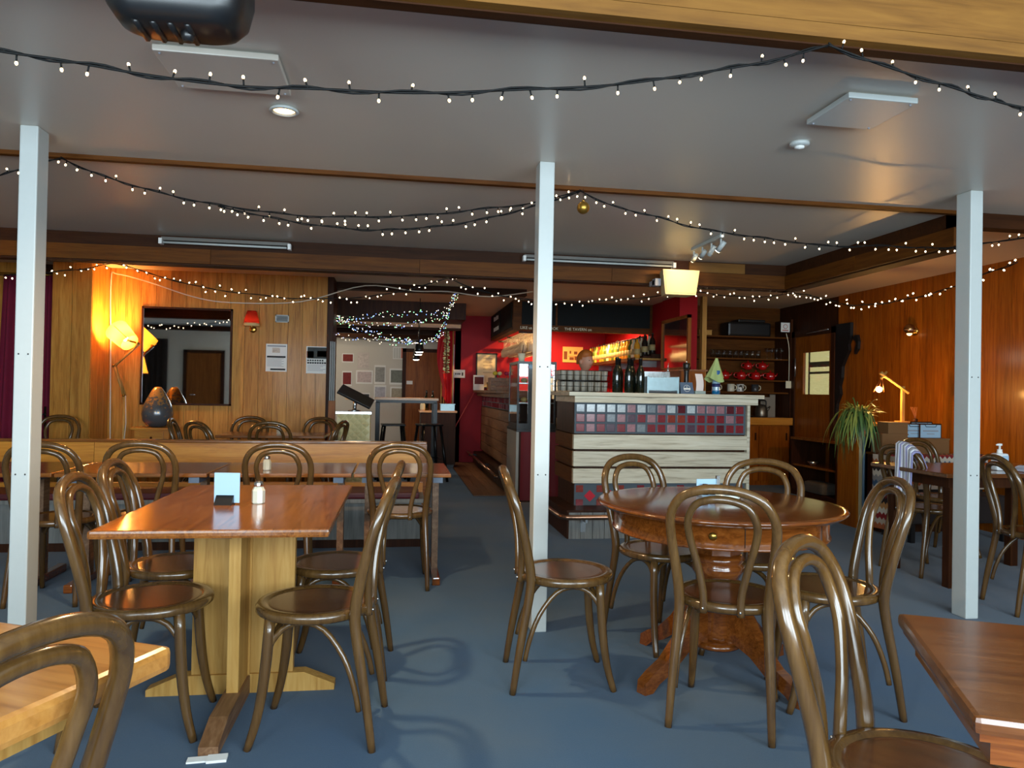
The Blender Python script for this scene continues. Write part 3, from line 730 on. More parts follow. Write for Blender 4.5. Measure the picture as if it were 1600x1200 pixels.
corner_table('yellow pine table with a thick rounded edge in the foreground', (-0.388, 1.414), -26, M['pine_top'], M['pine'], -1.15, 0.56, 0.045, False)

# ------------------------------------------------------------------ long bench and its tables
t = thing('long_bench', 'long honey pine bench with a maroon seat cushion', 'bench', (0, 5.75, 0))
for i in range(3):
    x1 = 0.25 - i * 1.28
    ob('back_panel', MB().box(x1 - 1.277, x1, 0.43, 0.46, 0.53, 0.765), M['pine_x'], t)
ob('top_rail', MB().box(-3.6, 0.27, 0.41, 0.48, 0.765, 0.79, bev=0.006), M['red_oak'], t)
ob('end_post', MB().box(0.21, 0.27, 0.42, 0.47, 0.0, 0.765), M['red_oak'], t)
for i in range(3): ob('back_support', MB().box(-1.1 - i * 1.2, -1.04 - i * 1.2, 0.44, 0.48, 0.0, 0.55), M['pine'], t)
for i in range(3):
    x1 = 0.2 - i * 1.26
    ob('cushion', MB().box(x1 - 1.25, x1, 0.0, 0.38, 0.375, 0.425, bev=0.015), M['maroon'], t)
ob('seat_board', MB().box(-3.6, 0.24, 0.0, 0.44, 0.345, 0.375), M['grey_board'], t)
ob('back_strip', MB().box(-3.6, 0.24, 0.385, 0.44, 0.375, 0.455), M['pine_x'], t)
ob('front_panel', MB().box(-3.6, 0.22, 0.04, 0.06, 0.06, 0.345), M['grey_board'], t)
ob('plinth', MB().box(-3.6, 0.22, 0.03, 0.4, 0.0, 0.06), M['dark_wood'], t)

def bench_table(x0, x1, label, inset=0.08):
    t = thing('bench_table', label, 'table', ((x0 + x1) / 2, 4.6, 0), group='tables pushed together along the bench')
    w = (x1 - x0) / 2 - 0.004
    ob('tabletop', MB().box(-w, w, 0, 0.68, 0.676, 0.70, bev=0.006), M['red_oak'], t)
    for s in (-1, 1):
        x = s * (w - inset)
        ob('leg', MB().box(x - 0.02, x + 0.02, 0.26, 0.34, 0.05, 0.64), M['worn'], t)
        ob('foot', MB().box(x - 0.025, x + 0.025, 0.02, 0.6, 0.0, 0.05, bev=0.008), M['mahogany'], t)
        ob('bracket', MB().box(x - 0.03, x + 0.03, 0.03, 0.6, 0.64, 0.676), mat('grey_blue_bracket', S(96, 106, 122), 0.5), t)
bench_table(-2.75, -1.94, 'red topped bench table farthest along the bench', 0.17)
bench_table(-1.935, -1.09, 'red topped bench table behind the two paired chairs')
bench_table(-1.085, -0.25, 'red topped bench table in the middle of the visible row')
bench_table(-0.245, 0.36, 'red topped bench table at the aisle end of the row')

# rear table behind the bench
t = thing('rear_table', 'long wooden table behind the bench, under the mirror', 'table', (-1.18, 7.72, 0))
ob('tabletop', MB().box(-0.52, 0.5, -0.3, 0.3, 0.722, 0.75, bev=0.006), M['red_oak'], t)
ob('pedestal', MB().lathe([(0.04, 0.03), (0.035, 0.4), (0.05, 0.722)], 14, (-0.19, 0.01, 0)), M['worn'], t)
ob('foot', MB().lathe([(0.09, 0), (0.09, 0.02), (0.04, 0.035)], 20, (-0.19, 0.01, 0)), M['worn'], t)
shaker((-1.15, 7.7, 0.75), 'glass salt shaker on the rear table')

# table by the panelled wall
t = thing('wall_table', 'dark wooden table near the panelled wall', 'table', (4.05, 4.55, 0))
ob('tabletop', MB().box(-0.58, 0.62, -0.36, 0.4, 0.722, 0.75, bev=0.006), M['walnut'], t)
ob('apron', MB().box(-0.5, 0.54, -0.28, 0.32, 0.65, 0.722), M['dark_wood'], t)
for sx in (-0.46, 0.5):
    for sy in (-0.25, 0.29): ob('leg', MB().box(sx - 0.03, sx + 0.03, sy - 0.03, sy + 0.03, 0, 0.65), M['dark_wood'], t)
t = thing('sanitiser_bottle', 'white pump bottle of hand sanitiser on the wall table', 'bottle', (4.06, 4.42, 0.75))
ob('body', MB().box(-0.045, 0.045, -0.03, 0.03, 0, 0.115, bev=0.012), mat('milky_plastic', S(226, 230, 232), 0.3), t)
ob('neck', MB().lathe([(0.02, 0.115), (0.016, 0.13), (0.016, 0.142)], 14), M['paper'], t)
p = ob('pump', MB().lathe([(0.007, 0.142), (0.007, 0.165), (0.016, 0.168), (0.016, 0.18), (0.0001, 0.182)], 12).tube([(0, 0, 0.174), (-0.03, -0.005, 0.172)], 0.006, 6), M['paper'], t)
ob('printed_label', MB().box(-0.005, 0.042, -0.0312, -0.030, 0.02, 0.1), M['paper_blue'], t)
t = thing('cleaning_cloth', 'crumpled pale grey cloth on the wall table', 'cloth', (4.26, 4.36, 0.75))
ob('cloth_sheet', MB().grid(lambda u, v: (-0.14 + 0.28 * u, -0.08 + 0.16 * v, 0.004 + 0.03 * abs(math.sin(6.5 * u + 2 * v)) * math.sin(math.pi * u) ** 0.5), 16, 8), mat('grey_cloth', S(186, 190, 204), 0.9), t)
t = thing('menu_sheet', 'white paper menu lying on the wall table', 'paper', (3.82, 4.34, 0.75), 0.3)
ob('sheet', MB().box(-0.1, 0.1, -0.07, 0.07, 0.0, 0.002), M['paper'], t)
# striped towel over the chair back
cx, cy, ca = 3.77, 4.74, math.radians(8)
bx_ = lambda lx, ly, lz: (cx + math.cos(ca) * ly + math.sin(ca) * lx, cy + math.sin(ca) * ly - math.cos(ca) * lx, lz)
t = thing('towel', 'white and lilac striped towel draped over a chair back', 'towel', (cx, cy, 0.0))
def towel_fn(u, v):
    # v runs over the hoop: front hang, top, back hang
    x = 0.02 + 0.15 * u
    zt = 0.888 - 1.3 * x * x - 40 * x ** 4 + 0.027
    if v < 0.55:
        k = v / 0.55; z = 0.56 + (zt - 0.56) * k; y = -0.306 - (0.006 + 0.012 * math.sin(9 * u)) * (1 - k)
    elif v < 0.65:
        k = (v - 0.55) / 0.1; z = zt + 0.014 * math.sin(math.pi * k); y = -0.306 + 0.084 * k
    else:
        k = (v - 0.65) / 0.35; z = zt - 0.12 * k; y = -0.222 + 0.06 * k
    p = bx_(x, y, z); return (p[0] - cx, p[1] - cy, p[2])
tw = MB()
n = 12
for i in range(n):
    tw.mi = (0, 1, 0, 2)[i % 4]
    tw.grid(lambda u, v, i=i: towel_fn((i + u) / n, v), 1, 24)
o = ob('towel_cloth', tw, [mat('towel_white', S(226, 228, 238), 0.9), mat('towel_grey', S(150, 148, 150), 0.9), mat('towel_lilac', S(160, 160, 206), 0.9)], t)
sm = o.modifiers.new('thickness', 'SOLIDIFY'); sm.thickness = 0.006

# ------------------------------------------------------------------ front bar
t = thing('bar_counter', 'reclaimed timber bar counter with red and grey tile band', 'bar', (0, 0, 0))
ob('carcass', MB().box(1.57, 3.15, 6.285, 6.95, 0.2, 1.14), M['dark_wood'], t)
ob('counter_top', MB().box(1.48, 3.28, 6.18, 7.0, 1.196, 1.23, bev=0.004), M['reclaimed'], t)
ob('top_rail', MB().box(1.535, 3.23, 6.2, 6.97, 1.138, 1.194, bev=0.003), M['reclaimed'], t)
band = ob('tile_band', MB().box(1.55, 3.14, 6.262, 6.286, 0.868, 1.138), M['grout'], t)
TILE = [mat('tile_%s' % n_, S(*c), 0.16, coat=0.3, noise=0.35, nscale=60) for n_, c in (('pale', (190, 194, 194)), ('pink', (158, 112, 116)), ('red', (126, 38, 44)), ('dark_red', (90, 26, 34)), ('plum', (86, 62, 74)), ('brick', (134, 52, 40)), ('grey', (128, 134, 138)))]
tmesh = [mesh(MB().box(-0.037, 0.037, -0.006, 0, -0.034, 0.034, bev=0.003), 'tile', m_) for m_ in TILE]
for r_ in range(3):
    for c_ in range(17):
        f_ = c_ / 16.0
        if r_ == 0: ch = R.choice([0, 0, 6, 0, 1] if f_ < 0.6 else [1, 0, 2, 1, 3] if f_ < 0.9 else [2, 3])  # top row paler towards one end: window reflection put into the tile colours
        else: ch = R.choice([1, 2, 1, 6, 2, 5, 4] if f_ < 0.65 else [2, 3, 4, 1, 2, 5])
        ob('tile', tmesh[ch], None, band, (1.602 + c_ * 0.0925, 6.262, 1.09 - r_ * 0.086))
for z0, z1 in ((0.732, 0.858), (0.582, 0.712), (0.434, 0.562)):
    ob('plank', MB().box(1.54, 3.145, 6.235, 6.285, z0, z1, bev=0.003), M['reclaimed'], t)
ob('end_stile', MB().box(3.145, 3.172, 6.235, 6.97, 0.2, 1.138), M['reclaimed'], t)
low = ob('lower_band', MB().box(1.56, 3.14, 6.26, 6.286, 0.2, 0.432), M['grout'], t)
sq = mesh(MB().box(-0.032, 0.032, -0.005, 0, -0.03, 0.03), 'tile', TILE[5]); sqr = mesh(MB().box(-0.032, 0.032, -0.005, 0, -0.03, 0.03), 'tile', TILE[2])
di = mesh(MB().box(-0.036, 0.036, -0.005, 0, -0.036, 0.036, Matrix.Rotation(math.radians(45), 4, 'Y')), 'tile', mat('tile_bright_red', S(196, 34, 50), 0.2, coat=0.3))
for i in range(9):
    x = 1.605 + i * 0.185
    ob('tile', R.choice((sq, sqr)), None, low, (x, 6.26, 0.385)); ob('tile', R.choice((sq, sqr)), None, low, (x, 6.26, 0.262))
    if i < 8: ob('tile', di, None, low, (x + 0.0925, 6.26, 0.322))
pl = ob('plinth', MB().box(1.44, 3.2, 6.0, 6.9, 0.0, 0.225), M['dark_wood'], t)
pm = mesh(MB().box(0.001, 0.099, -0.012, 0, 0.002, 0.222), 'plank', M['grey_board'])
for i in range(17): ob('plank', pm, None, pl, (1.45 + i * 0.1025, 6.0, 0))
ob('plinth_top', MB().box(1.43, 3.21, 5.985, 6.29, 0.222, 0.24), M['dark_wood'], pl)
for z0, z1 in ((0.732, 0.858), (0.582, 0.712), (0.434, 0.562)):
    ob('plank', MB().box(1.535, 1.57, 6.29, 6.95, z0, z1), M['bulk_y'], t)
ob('side_panel', MB().box(1.545, 1.57, 6.29, 6.95, 0.868, 1.138), M['dark_wood'], t)
rl = ob('foot_rail', MB().tube(smooth_path([(1.36, 6.75, 0.20), (1.36, 6.3, 0.20), (1.365, 6.0, 0.20), (1.39, 5.90, 0.20), (1.46, 5.875, 0.20), (1.8, 5.875, 0.20), (3.25, 5.875, 0.20)], 4), 0.021, 12), M['rail'], t)
for x in (1.57, 2.35, 3.1):
    ob('rail_bracket', MB().box(x - 0.022, x + 0.022, 5.98, 5.99, 0.06, 0.17).box(x - 0.009, x + 0.009, 5.87, 5.985, 0.155, 0.185), M['steel'], rl)

# ------------------------------------------------------------------ things on the front bar
ZB = 1.23
BPROF = [(0.0001, 0), (0.036, 0.001), (0.0385, 0.006), (0.0385, 0.17), (0.034, 0.2), (0.018, 0.235), (0.0145, 0.25), (0.0145, 0.3), (0.0165, 0.302), (0.0165, 0.312), (0.0001, 0.313)]
def wine_bottle(loc, label):
    t = thing('wine_bottle', label, 'bottle', loc, group='dark wine bottles on the bar')
    ob('body', MB().lathe(BPROF, 18), M['wine_glass'], t)
    ob('neck_foil', MB().lathe([(0.0152, 0.245), (0.0155, 0.3), (0.0172, 0.302), (0.0172, 0.3135), (0.0001, 0.314)], 14), M['foil'], t)
wb_l = ['dark wine bottle on the bar beside the glass racks', 'dark wine bottle in the middle of the front row on the bar', 'dark wine bottle on the bar beside the steel bin', 'dark wine bottle at the back of the bar row, next to the glass racks', 'dark wine bottle at the back of the bar row, next to the steel bin']
for (x, y), lab in zip(((1.955, 6.36), (2.07, 6.37), (2.175, 6.36), (2.02, 6.50), (2.14, 6.49)), wb_l): wine_bottle((x, y, ZB), lab)

def tumbler_mesh():
    return mesh(MB().lathe([(0.024, 0.0), (0.03, 0.085), (0.0285, 0.085), (0.023, 0.004), (0.0001, 0.004)], 12), 'tumbler', M['glass_warm'])
tum = tumbler_mesh()
def glass_rack(z, label):
    t = thing('glass_rack', label, 'rack', (1.665, 6.52, z))
    mb = MB()
    for zz in (0.004, 0.05, 0.092): mb.tube([(-0.225, -0.17, zz), (0.225, -0.17, zz), (0.225, 0.17, zz), (-0.225, 0.17, zz)], 0.0024, 5, cyclic=True)
    ob('wire_frame', mb, M['black_metal'], t)
    mb = MB()
    for i in range(9):
        x = -0.225 + i * 0.05625
        for y in (-0.17, 0.17): mb.tube([(x, y, 0.004), (x, y, 0.092)], 0.0016, 4)
        mb.tube([(x, -0.17, 0.004), (x, 0.17, 0.004)], 0.0022, 4)
    ob('wire_bars', mb, M['black_metal'], t)
glass_rack(ZB, 'lower black wire rack of glasses on the bar'); glass_rack(ZB + 0.098, 'upper black wire rack of glasses on the bar')
for lv in range(2):
    for i in range(7):
        for j in range(3 if lv else 2):
            o = ob('tumbler', tum, None, None, (1.665 - 0.19 + i * 0.0633, 6.52 - 0.115 + j * 0.115, ZB + 0.0075 + lv * 0.098))
            tag(o, 'clear tumbler in the %s wire rack on the bar' % ('upper' if lv else 'lower'), 'glass', 'tumblers in the wire racks')
t = thing('steel_bin', 'pale steel condiment bin with small bottles on the bar', 'bin', (2.375, 6.42, ZB))
ob('front_plate', MB().box(-0.135, 0.135, -0.1, -0.09, 0.028, 0.14), M['teal_glass'], t)
for s_ in (-0.15, 0.135): ob('side_plate', MB().box(s_, s_ + 0.015, -0.105, 0.1, 0, 0.15), M['teal_glass'], t)
ob('back_plate', MB().box(-0.135, 0.135, 0.09, 0.1, 0.0, 0.2), M['steel'], t)
ob('shelf', MB().box(-0.135, 0.135, -0.09, 0.09, 0.09, 0.1), M['steel'], t)
ob('base_tray', MB().box(-0.135, 0.135, -0.09, 0.09, 0.0, 0.02), M['black'], t)
for i, x in enumerate((-0.1, -0.065, -0.03, 0.005, 0.045)):
    o = ob('cruet', MB().lathe([(0.013, 0), (0.013, 0.06), (0.007, 0.068), (0.007, 0.075)], 10).lathe([(0.008, 0.075), (0.008, 0.085), (0.0001, 0.087)], 8), M['glass'], None, (2.375 + x, 6.41, ZB + 0.1015))
    tag(o, 'small glass cruet standing in the steel bin', 'cruet', 'cruets in the steel bin')
o = thing('pourer_flask', 'clear flask with steel spout behind the cruets', 'flask', (2.465, 6.44, ZB + 0.1015))
ob('flask_body', MB().lathe([(0.022, 0), (0.024, 0.02), (0.022, 0.07), (0.01, 0.1)], 12), M['glass'], o)
ob('spout', MB().lathe([(0.011, 0.1), (0.012, 0.115), (0.006, 0.125)], 10).tube([(0, 0, 0.125), (0, 0, 0.15), (0.006, 0, 0.18)], 0.004, 6), M['chrome'], o)
t = thing('counter_sign', 'blue-grey counter sign with a white round emblem', 'sign', (2.615, 6.34, ZB))
ob('panel', MB().add([(-0.062, 0, 0), (0.066, 0, 0), (0.058, 0.03, 0.105), (-0.062, 0.03, 0.105), (-0.062, 0.05, 0), (0.066, 0.05, 0)], [(0, 1, 2, 3), (0, 3, 4), (1, 5, 2), (3, 2, 5, 4), (0, 4, 5, 1)]), mat('slate_blue_card', S(78, 98, 122), 0.5), t)
Ms = Matrix.Translation((0, 0.0135, 0.05)) @ Matrix.Rotation(math.radians(-16), 4, 'X')
ring = MB(); ring.tube([(0.03 * math.cos(a * math.pi / 12), -0.001, 0.03 * math.sin(a * math.pi / 12)) for a in range(24)], 0.0018, 4, cyclic=True, M=Ms)
ring.box(-0.032, 0.032, -0.003, 0, -0.012, 0.002, Ms).tube([(0, -0.002, 0.006), (0, -0.002, 0.02)], 0.0035, 5, M=Ms)
ob('emblem', ring, M['paper'], t)
t = thing('pepper_grinder', 'tall black pepper grinder on the bar', 'grinder', (2.66, 6.48, ZB))
ob('body', MB().lathe([(0.03, 0), (0.031, 0.01), (0.024, 0.08), (0.021, 0.16), (0.023, 0.2), (0.028, 0.225)], 18), M['black'], t)
ob('head', MB().lathe([(0.028, 0.228), (0.032, 0.24), (0.034, 0.27), (0.03, 0.285), (0.0001, 0.288)], 18), M['black'], t)
ob('finial', MB().ball((0, 0, 0.297), 0.011, 10), M['chrome'], t)
t = thing('receipt_holder', 'curled white receipt in a grey holder on the bar', 'receipt', (2.735, 6.36, ZB))
ob('base', MB().box(-0.048, 0.052, -0.03, 0.04, 0, 0.03, bev=0.005), mat('grey_green_plastic', S(150, 164, 158), 0.5), t)
ob('receipt', MB().grid(lambda u, v: (-0.036 + 0.07 * u + 0.006 * math.sin(3 * v), -0.012 + 0.03 * v * v, 0.03 + 0.155 * v), 3, 8), mat('pinkish_paper', S(230, 218, 214), 0.8), t)
t = thing('spray_bottle', 'blue spray bottle with a green cloth over its trigger', 'bottle', (2.925, 6.42, ZB))
ob('body', MB().lathe([(0.036, 0), (0.038, 0.01), (0.038, 0.1), (0.03, 0.135), (0.016, 0.165), (0.016, 0.18)], 18), mat('clear_blue_plastic', S(150, 180, 200), 0.2, coat=0.5), t)
ob('liquid', MB().lathe([(0.0385, 0.004), (0.0388, 0.035), (0.0385, 0.0355)], 18), mat('blue_liquid', S(20, 100, 150), 0.2), t)
ob('printed_label', MB().lathe([(0.0387, 0.07), (0.0387, 0.1)], 18), mat('navy_label', S(34, 42, 92), 0.5), t)
ob('trigger_head', MB().box(-0.016, 0.016, -0.05, 0.03, 0.18, 0.22, bev=0.005).box(-0.008, 0.008, -0.045, -0.035, 0.12, 0.185), mat('blue_plastic', S(40, 96, 150), 0.4), t)
t = thing('green_cloth', 'pale green cloth hanging over the spray bottle', 'cloth', (2.925, 6.42, ZB))
def cloth_fn(u, v):
    a = 2 * math.pi * u; r_ = 0.012 + 0.075 * v + 0.012 * math.sin(5 * a) * v
    return (r_ * math.cos(a) - 0.015 * v, r_ * math.sin(a) * 0.8 - 0.005, 0.335 - 0.2 * v ** 0.9 + 0.025 * math.sin(2 * a + 1) * v)
o = ob('cloth_sheet', MB().grid(cloth_fn, 30, 10), mat('green_cloth', S(170, 190, 124), 0.95), t)
t['label'] = 'pale green cloth hanging over the spray bottle'

# ------------------------------------------------------------------ side bar, display cabinet, bar interior
t = thing('side_bar', 'dark plank fronted side bar along the aisle', 'bar', (0, 0, 0))
ob('carcass', MB().box(1.49, 2.0, 8.75, 12.45, 0, 1.14), M['dark_wood'], t)
for i in range(5): ob('plank', MB().box(1.45, 1.49, 8.75, 12.45, 0.24 + i * 0.145, 0.378 + i * 0.145, bev=0.003), M['reclaimed_y'], t)
bd = ob('tile_band', MB().box(1.462, 1.49, 8.75, 12.45, 0.97, 1.14), M['grout'], t)
tl = [mesh(MB().box(-0.005, 0, -0.037, 0.037, -0.034, 0.034), 'tile', m_) for m_ in (TILE[2], TILE[3], TILE[4], TILE[1])]
for r_ in range(2):
    for c_ in range(38): ob('tile', R.choice(tl), None, bd, (1.462, 8.8 + c_ * 0.096, 1.095 - r_ * 0.08))
ob('counter_top', MB().box(1.31, 2.05, 9.6, 12.47, 1.195, 1.235, bev=0.004), M['reclaimed_y'], t)
ob('top_rail', MB().box(1.37, 2.0, 9.3, 12.46, 1.14, 1.194), M['reclaimed_y'], t)
ob('plinth', MB().box(1.33, 1.6, 8.75, 12.45, 0, 0.2), M['dark_wood'], t)
rl = ob('foot_rail', MB().tube([(1.22, 8.7, 0.2), (1.22, 12.3, 0.2)], 0.02, 10), M['rail'], t)
for y in (8.9, 10.4, 12.0): ob('rail_bracket', MB().box(1.21, 1.34, y - 0.01, y + 0.01, 0.16, 0.19), M['black_metal'], rl)

t = thing('display_counter', 'red fronted counter between the two bars', 'counter', (0, 0, 0))
ob('body', MB().box(1.36, 1.95, 8.03, 8.7, 0.0, 0.78), M['dark_wood'], t)
ob('red_panel', MB().grid(lambda u, v: (1.38 + 0.57 * u, 8.02 + 0.006 * math.sin(24 * u), 0.02 + 0.76 * v), 30, 2), mat('dark_red_drape', S(112, 14, 24), 0.7), t)
ob('top_board', MB().box(1.33, 1.97, 8.0, 8.72, 0.78, 0.81), M['black'], t)
ob('white_side', MB().box(1.33, 1.36, 8.03, 8.7, 0.0, 0.78), mat('grey_side_panel', S(160, 154, 142), 0.5), t)
t = thing('display_cabinet', 'glass food display cabinet with black corner posts', 'cabinet', (1.335, 8.04, 0.81))
ob('base', MB().box(0, 0.44, 0, 0.6, 0.0, 0.06), M['black'], t)
for x, y, w in ((0.0, 0.0, 0.02), (0.12, -0.005, 0.05), (0.42, 0.0, 0.02), (0.0, 0.58, 0.02), (0.42, 0.58, 0.02)):
    ob('corner_post', MB().box(x, x + w, y, y + 0.02, 0.06, 0.72), M['black'], t)
ob('roof', MB().box(0, 0.44, 0, 0.6, 0.72, 0.75), M['black'], t)
ob('front_pane', MB().box(0.02, 0.42, 0.006, 0.01, 0.06, 0.72), M['glass'], t)
ob('side_pane', MB().box(0.004, 0.008, 0.02, 0.58, 0.06, 0.72), M['glass'], t)
for z in (0.28, 0.5):
    ob('shelf', MB().box(0.02, 0.42, 0.03, 0.58, z, z + 0.012), M['steel'], t)
ob('dial', MB().lathe([(0.028, 0), (0.028, 0.012), (0.0001, 0.014)], 16, M=Matrix.Translation((0.145, -0.005, 0.69)) @ Matrix.Rotation(math.radians(90), 4, 'X')), M['paper_blue'], t)
for i in range(6):
    o = ob('pastry', MB().ball((0, 0, 0.03), 0.042, 10, sz=0.7), mat('pastry_crust', S(206, 178, 112), 0.6) if i == 0 else bpy.data.materials['pastry_crust'], None, (1.335 + 0.12 + 0.11 * (i % 3), 8.04 + 0.25, 0.81 + 0.292 + 0.22 * (i // 3)))
    tag(o, 'golden pastry on a display cabinet shelf', 'pastry', 'pastries in the display cabinet')
t = thing('paper_cup', 'cream paper cup on top of the display cabinet', 'cup', (1.42, 8.3, 1.56))
ob('cup_wall', MB().lathe([(0.032, 0), (0.045, 0.1), (0.042, 0.1), (0.03, 0.004)], 18), mat('cream_paper', S(236, 224, 190), 0.7), t)
ob('straw', MB().tube([(0.0, 0, 0.02), (0.02, 0, 0.2)], 0.004, 6), M['ink'], t)
t = thing('honey_jar', 'large clear jar with a gold lid on the red counter', 'jar', (1.86, 8.1, 0.81))
ob('glass_body', MB().lathe([(0.06, 0), (0.066, 0.01), (0.066, 0.12), (0.05, 0.15)], 20), mat('amber_glass', S(176, 140, 84), 0.15, coat=0.5), t)
ob('lid', MB().lathe([(0.05, 0.15), (0.056, 0.152), (0.056, 0.18), (0.0001, 0.184)], 20), M['brass'], t)
t = thing('wooden_crate', 'wooden crate of flowers on the side bar', 'crate', (1.40, 10.15, 1.235))
for i in range(3): ob('slat', MB().box(-0.1, 0.24, -0.16, -0.148, 0.002 + i * 0.058, 0.056 + i * 0.058), M['reclaimed_y'], t)
for i in range(3): ob('slat', MB().box(-0.1, 0.24, 0.148, 0.16, 0.002 + i * 0.058, 0.056 + i * 0.058), M['reclaimed_y'], t)
ob('end_board', MB().box(-0.112, -0.1, -0.16, 0.16, 0, 0.175).box(0.24, 0.252, -0.16, 0.16, 0, 0.175), M['reclaimed_y'], t)
ob('floor_board', MB().box(-0.1, 0.24, -0.148, 0.148, 0.0, 0.008), M['reclaimed_y'], t)
for (x, y, c) in ((-0.04, -0.02, (236, 206, 60)), (0.03, 0.03, (240, 230, 170)), (0.12, -0.03, (190, 40, 80)), (0.18, 0.05, (240, 236, 220))):
    fl = thing('cut_flower', {236: 'yellow', 240: 'cream', 190: 'pink'}[c[0]] + ' flower standing in the wooden crate' + (' at its far end' if x == 0.18 else ''), 'flower', (1.40 + x, 10.15 + y, 1.245))
    ob('stem', MB().tube([(0, 0, 0), (0.005, 0, 0.2)], 0.004, 5), mat('stem_green', S(70, 110, 50), 0.6), fl)
    ob('bloom', MB().ball((0.005, 0, 0.225), 0.036, 10, sz=0.8), mat('petal', S(*c), 0.7), fl)
t = thing('table_flyer', 'white flyer with a dark photo on the side bar', 'flyer', (1.37, 12.2, 1.235))
ob('card', MB().box(-0.09, 0.09, -0.002, 0.002, 0, 0.25), M['paper'], t)
ob('printed_photo', MB().box(-0.07, 0.08, -0.004, -0.002, 0.1, 0.22), mat('dark_red_print', S(90, 24, 24), 0.7), t)
t = thing('juice_glass', 'glass of orange juice on the side bar', 'glass', (1.5, 11.9, 1.235))
ob('tumbler', MB().lathe([(0.028, 0), (0.036, 0.13), (0.034, 0.13), (0.026, 0.006)], 14), M['glass'], t)
ob('juice', MB().lathe([(0.0001, 0.006), (0.026, 0.007), (0.033, 0.1), (0.0001, 0.101)], 14), mat('orange_juice', S(250, 170, 30), 0.3), t)
t = thing('framed_notice', 'dark framed cream notice on the red wall by the side bar', 'frame', (1.53, 12.48, 1.27))
ob('frame', MB().box(-0.18, -0.16, -0.02, 0.015, 0, 0.6).box(0.16, 0.18, -0.02, 0.015, 0, 0.6).box(-0.18, 0.18, -0.02, 0.015, 0, 0.02).box(-0.18, 0.18, -0.02, 0.015, 0.58, 0.6), M['ink'], t)
ob('sheet', MB().box(-0.16, 0.16, -0.005, 0.01, 0.02, 0.58), mat('cream_notice_paper', S(240, 220, 170), 0.7), t)
for i in range(5): ob('printed_line', MB().box(-0.06, 0.1, -0.0065, -0.005, 0.5 - i * 0.06, 0.512 - i * 0.06), mat('faint_ink', S(190, 168, 128), 0.8) if i == 0 else bpy.data.materials['faint_ink'], t)
t = thing('wall_notice', 'small white printed notice on the red wall', 'notice', (1.06, 12.494, 1.44))
ob('sheet', MB().box(-0.105, 0.105, -0.004, 0.004, 0, 0.135), M['paper'], t)
for x in (-0.06, -0.025, 0.005): ob('printed_mark', MB().box(x, x + 0.02, -0.0055, -0.004, 0.05, 0.08), M['ink'], t)
ob('printed_mark', MB().box(0.05, 0.075, -0.0055, -0.004, 0.035, 0.09), M['ink'], t)
t = thing('red_strap', 'thin red cord stretched from the side bar to the floor', 'cord', (0, 0, 0))
ob('cord_line', MB().tube([(1.30, 12.2, 1.2), (0.99, 12.25, 0.6), (0.9, 12.3, 0.03)], 0.009, 6), mat('red_cord', S(206, 66, 62), 0.6), t)

# chalkboard bulkheads with lettering
t = thing('blackboard_bulkhead', 'timber framed blackboard bulkhead above the bar', 'blackboard', (0, 0, 0))
ob('front_frame', MB().box(1.6, 3.62, 10.1, 10.2, 2.08, 2.5), M['bulk'], t)
ob('side_frame', MB().box(1.6, 1.7, 10.2, 12.5, 2.08, 2.5), M['bulk_y'], t)
ob('blackboard', MB().box(1.72, 2.2, 10.09, 10.1, 2.16, 2.48), M['chalk'], t)
ob('blackboard', MB().box(2.23, 3.58, 10.09, 10.1, 2.16, 2.48), M['chalk'], t)
ob('blackboard', MB().box(1.59, 1.6, 10.2, 11.3, 2.13, 2.48), M['chalk'], t)
bb = ob('blackboard', MB().box(1.59, 1.6, 11.36, 12.44, 2.13, 2.48), M['chalk'], t)
for i in range(4): ob('chalk_writing', MB().box(1.588, 1.59, 11.55 + i * 0.14, 11.66 + i * 0.14, 2.37, 2.43 + 0.01 * (i % 2)), M['paper'], bb)
for i in range(4): ob('chalk_writing', MB().box(1.588, 1.59, 11.5 + i * 0.15, 11.62 + i * 0.15, 2.2, 2.26), M['paper'], bb)
def lettering(name, text, loc, size, m_, parent, rot=(math.radians(90), 0, 0)):
    c = bpy.data.curves.new(name, 'FONT'); c.body = text; c.size = size; c.extrude = 0.001
    o = bpy.data.objects.new(name, c); COL.objects.link(o); o.location = loc; o.rotation_euler = rot; o.parent = parent
    c.materials.append(m_)
    dg = bpy.context.evaluated_depsgraph_get(); me = bpy.data.meshes.new_from_object(o.evaluated_get(dg))
    bpy.data.objects.remove(o)
    o = bpy.data.objects.new(name, me); COL.objects.link(o); o.location = loc; o.rotation_euler = rot; o.parent = parent
    return o
lettering('lettering', 'LIKE us on FACEBOOK', (1.70, 10.096, 2.097), 0.055, M['cream'], t)
lettering('lettering', 'THE TAVERN on', (2.33, 10.096, 2.097), 0.055, M['cream'], t)

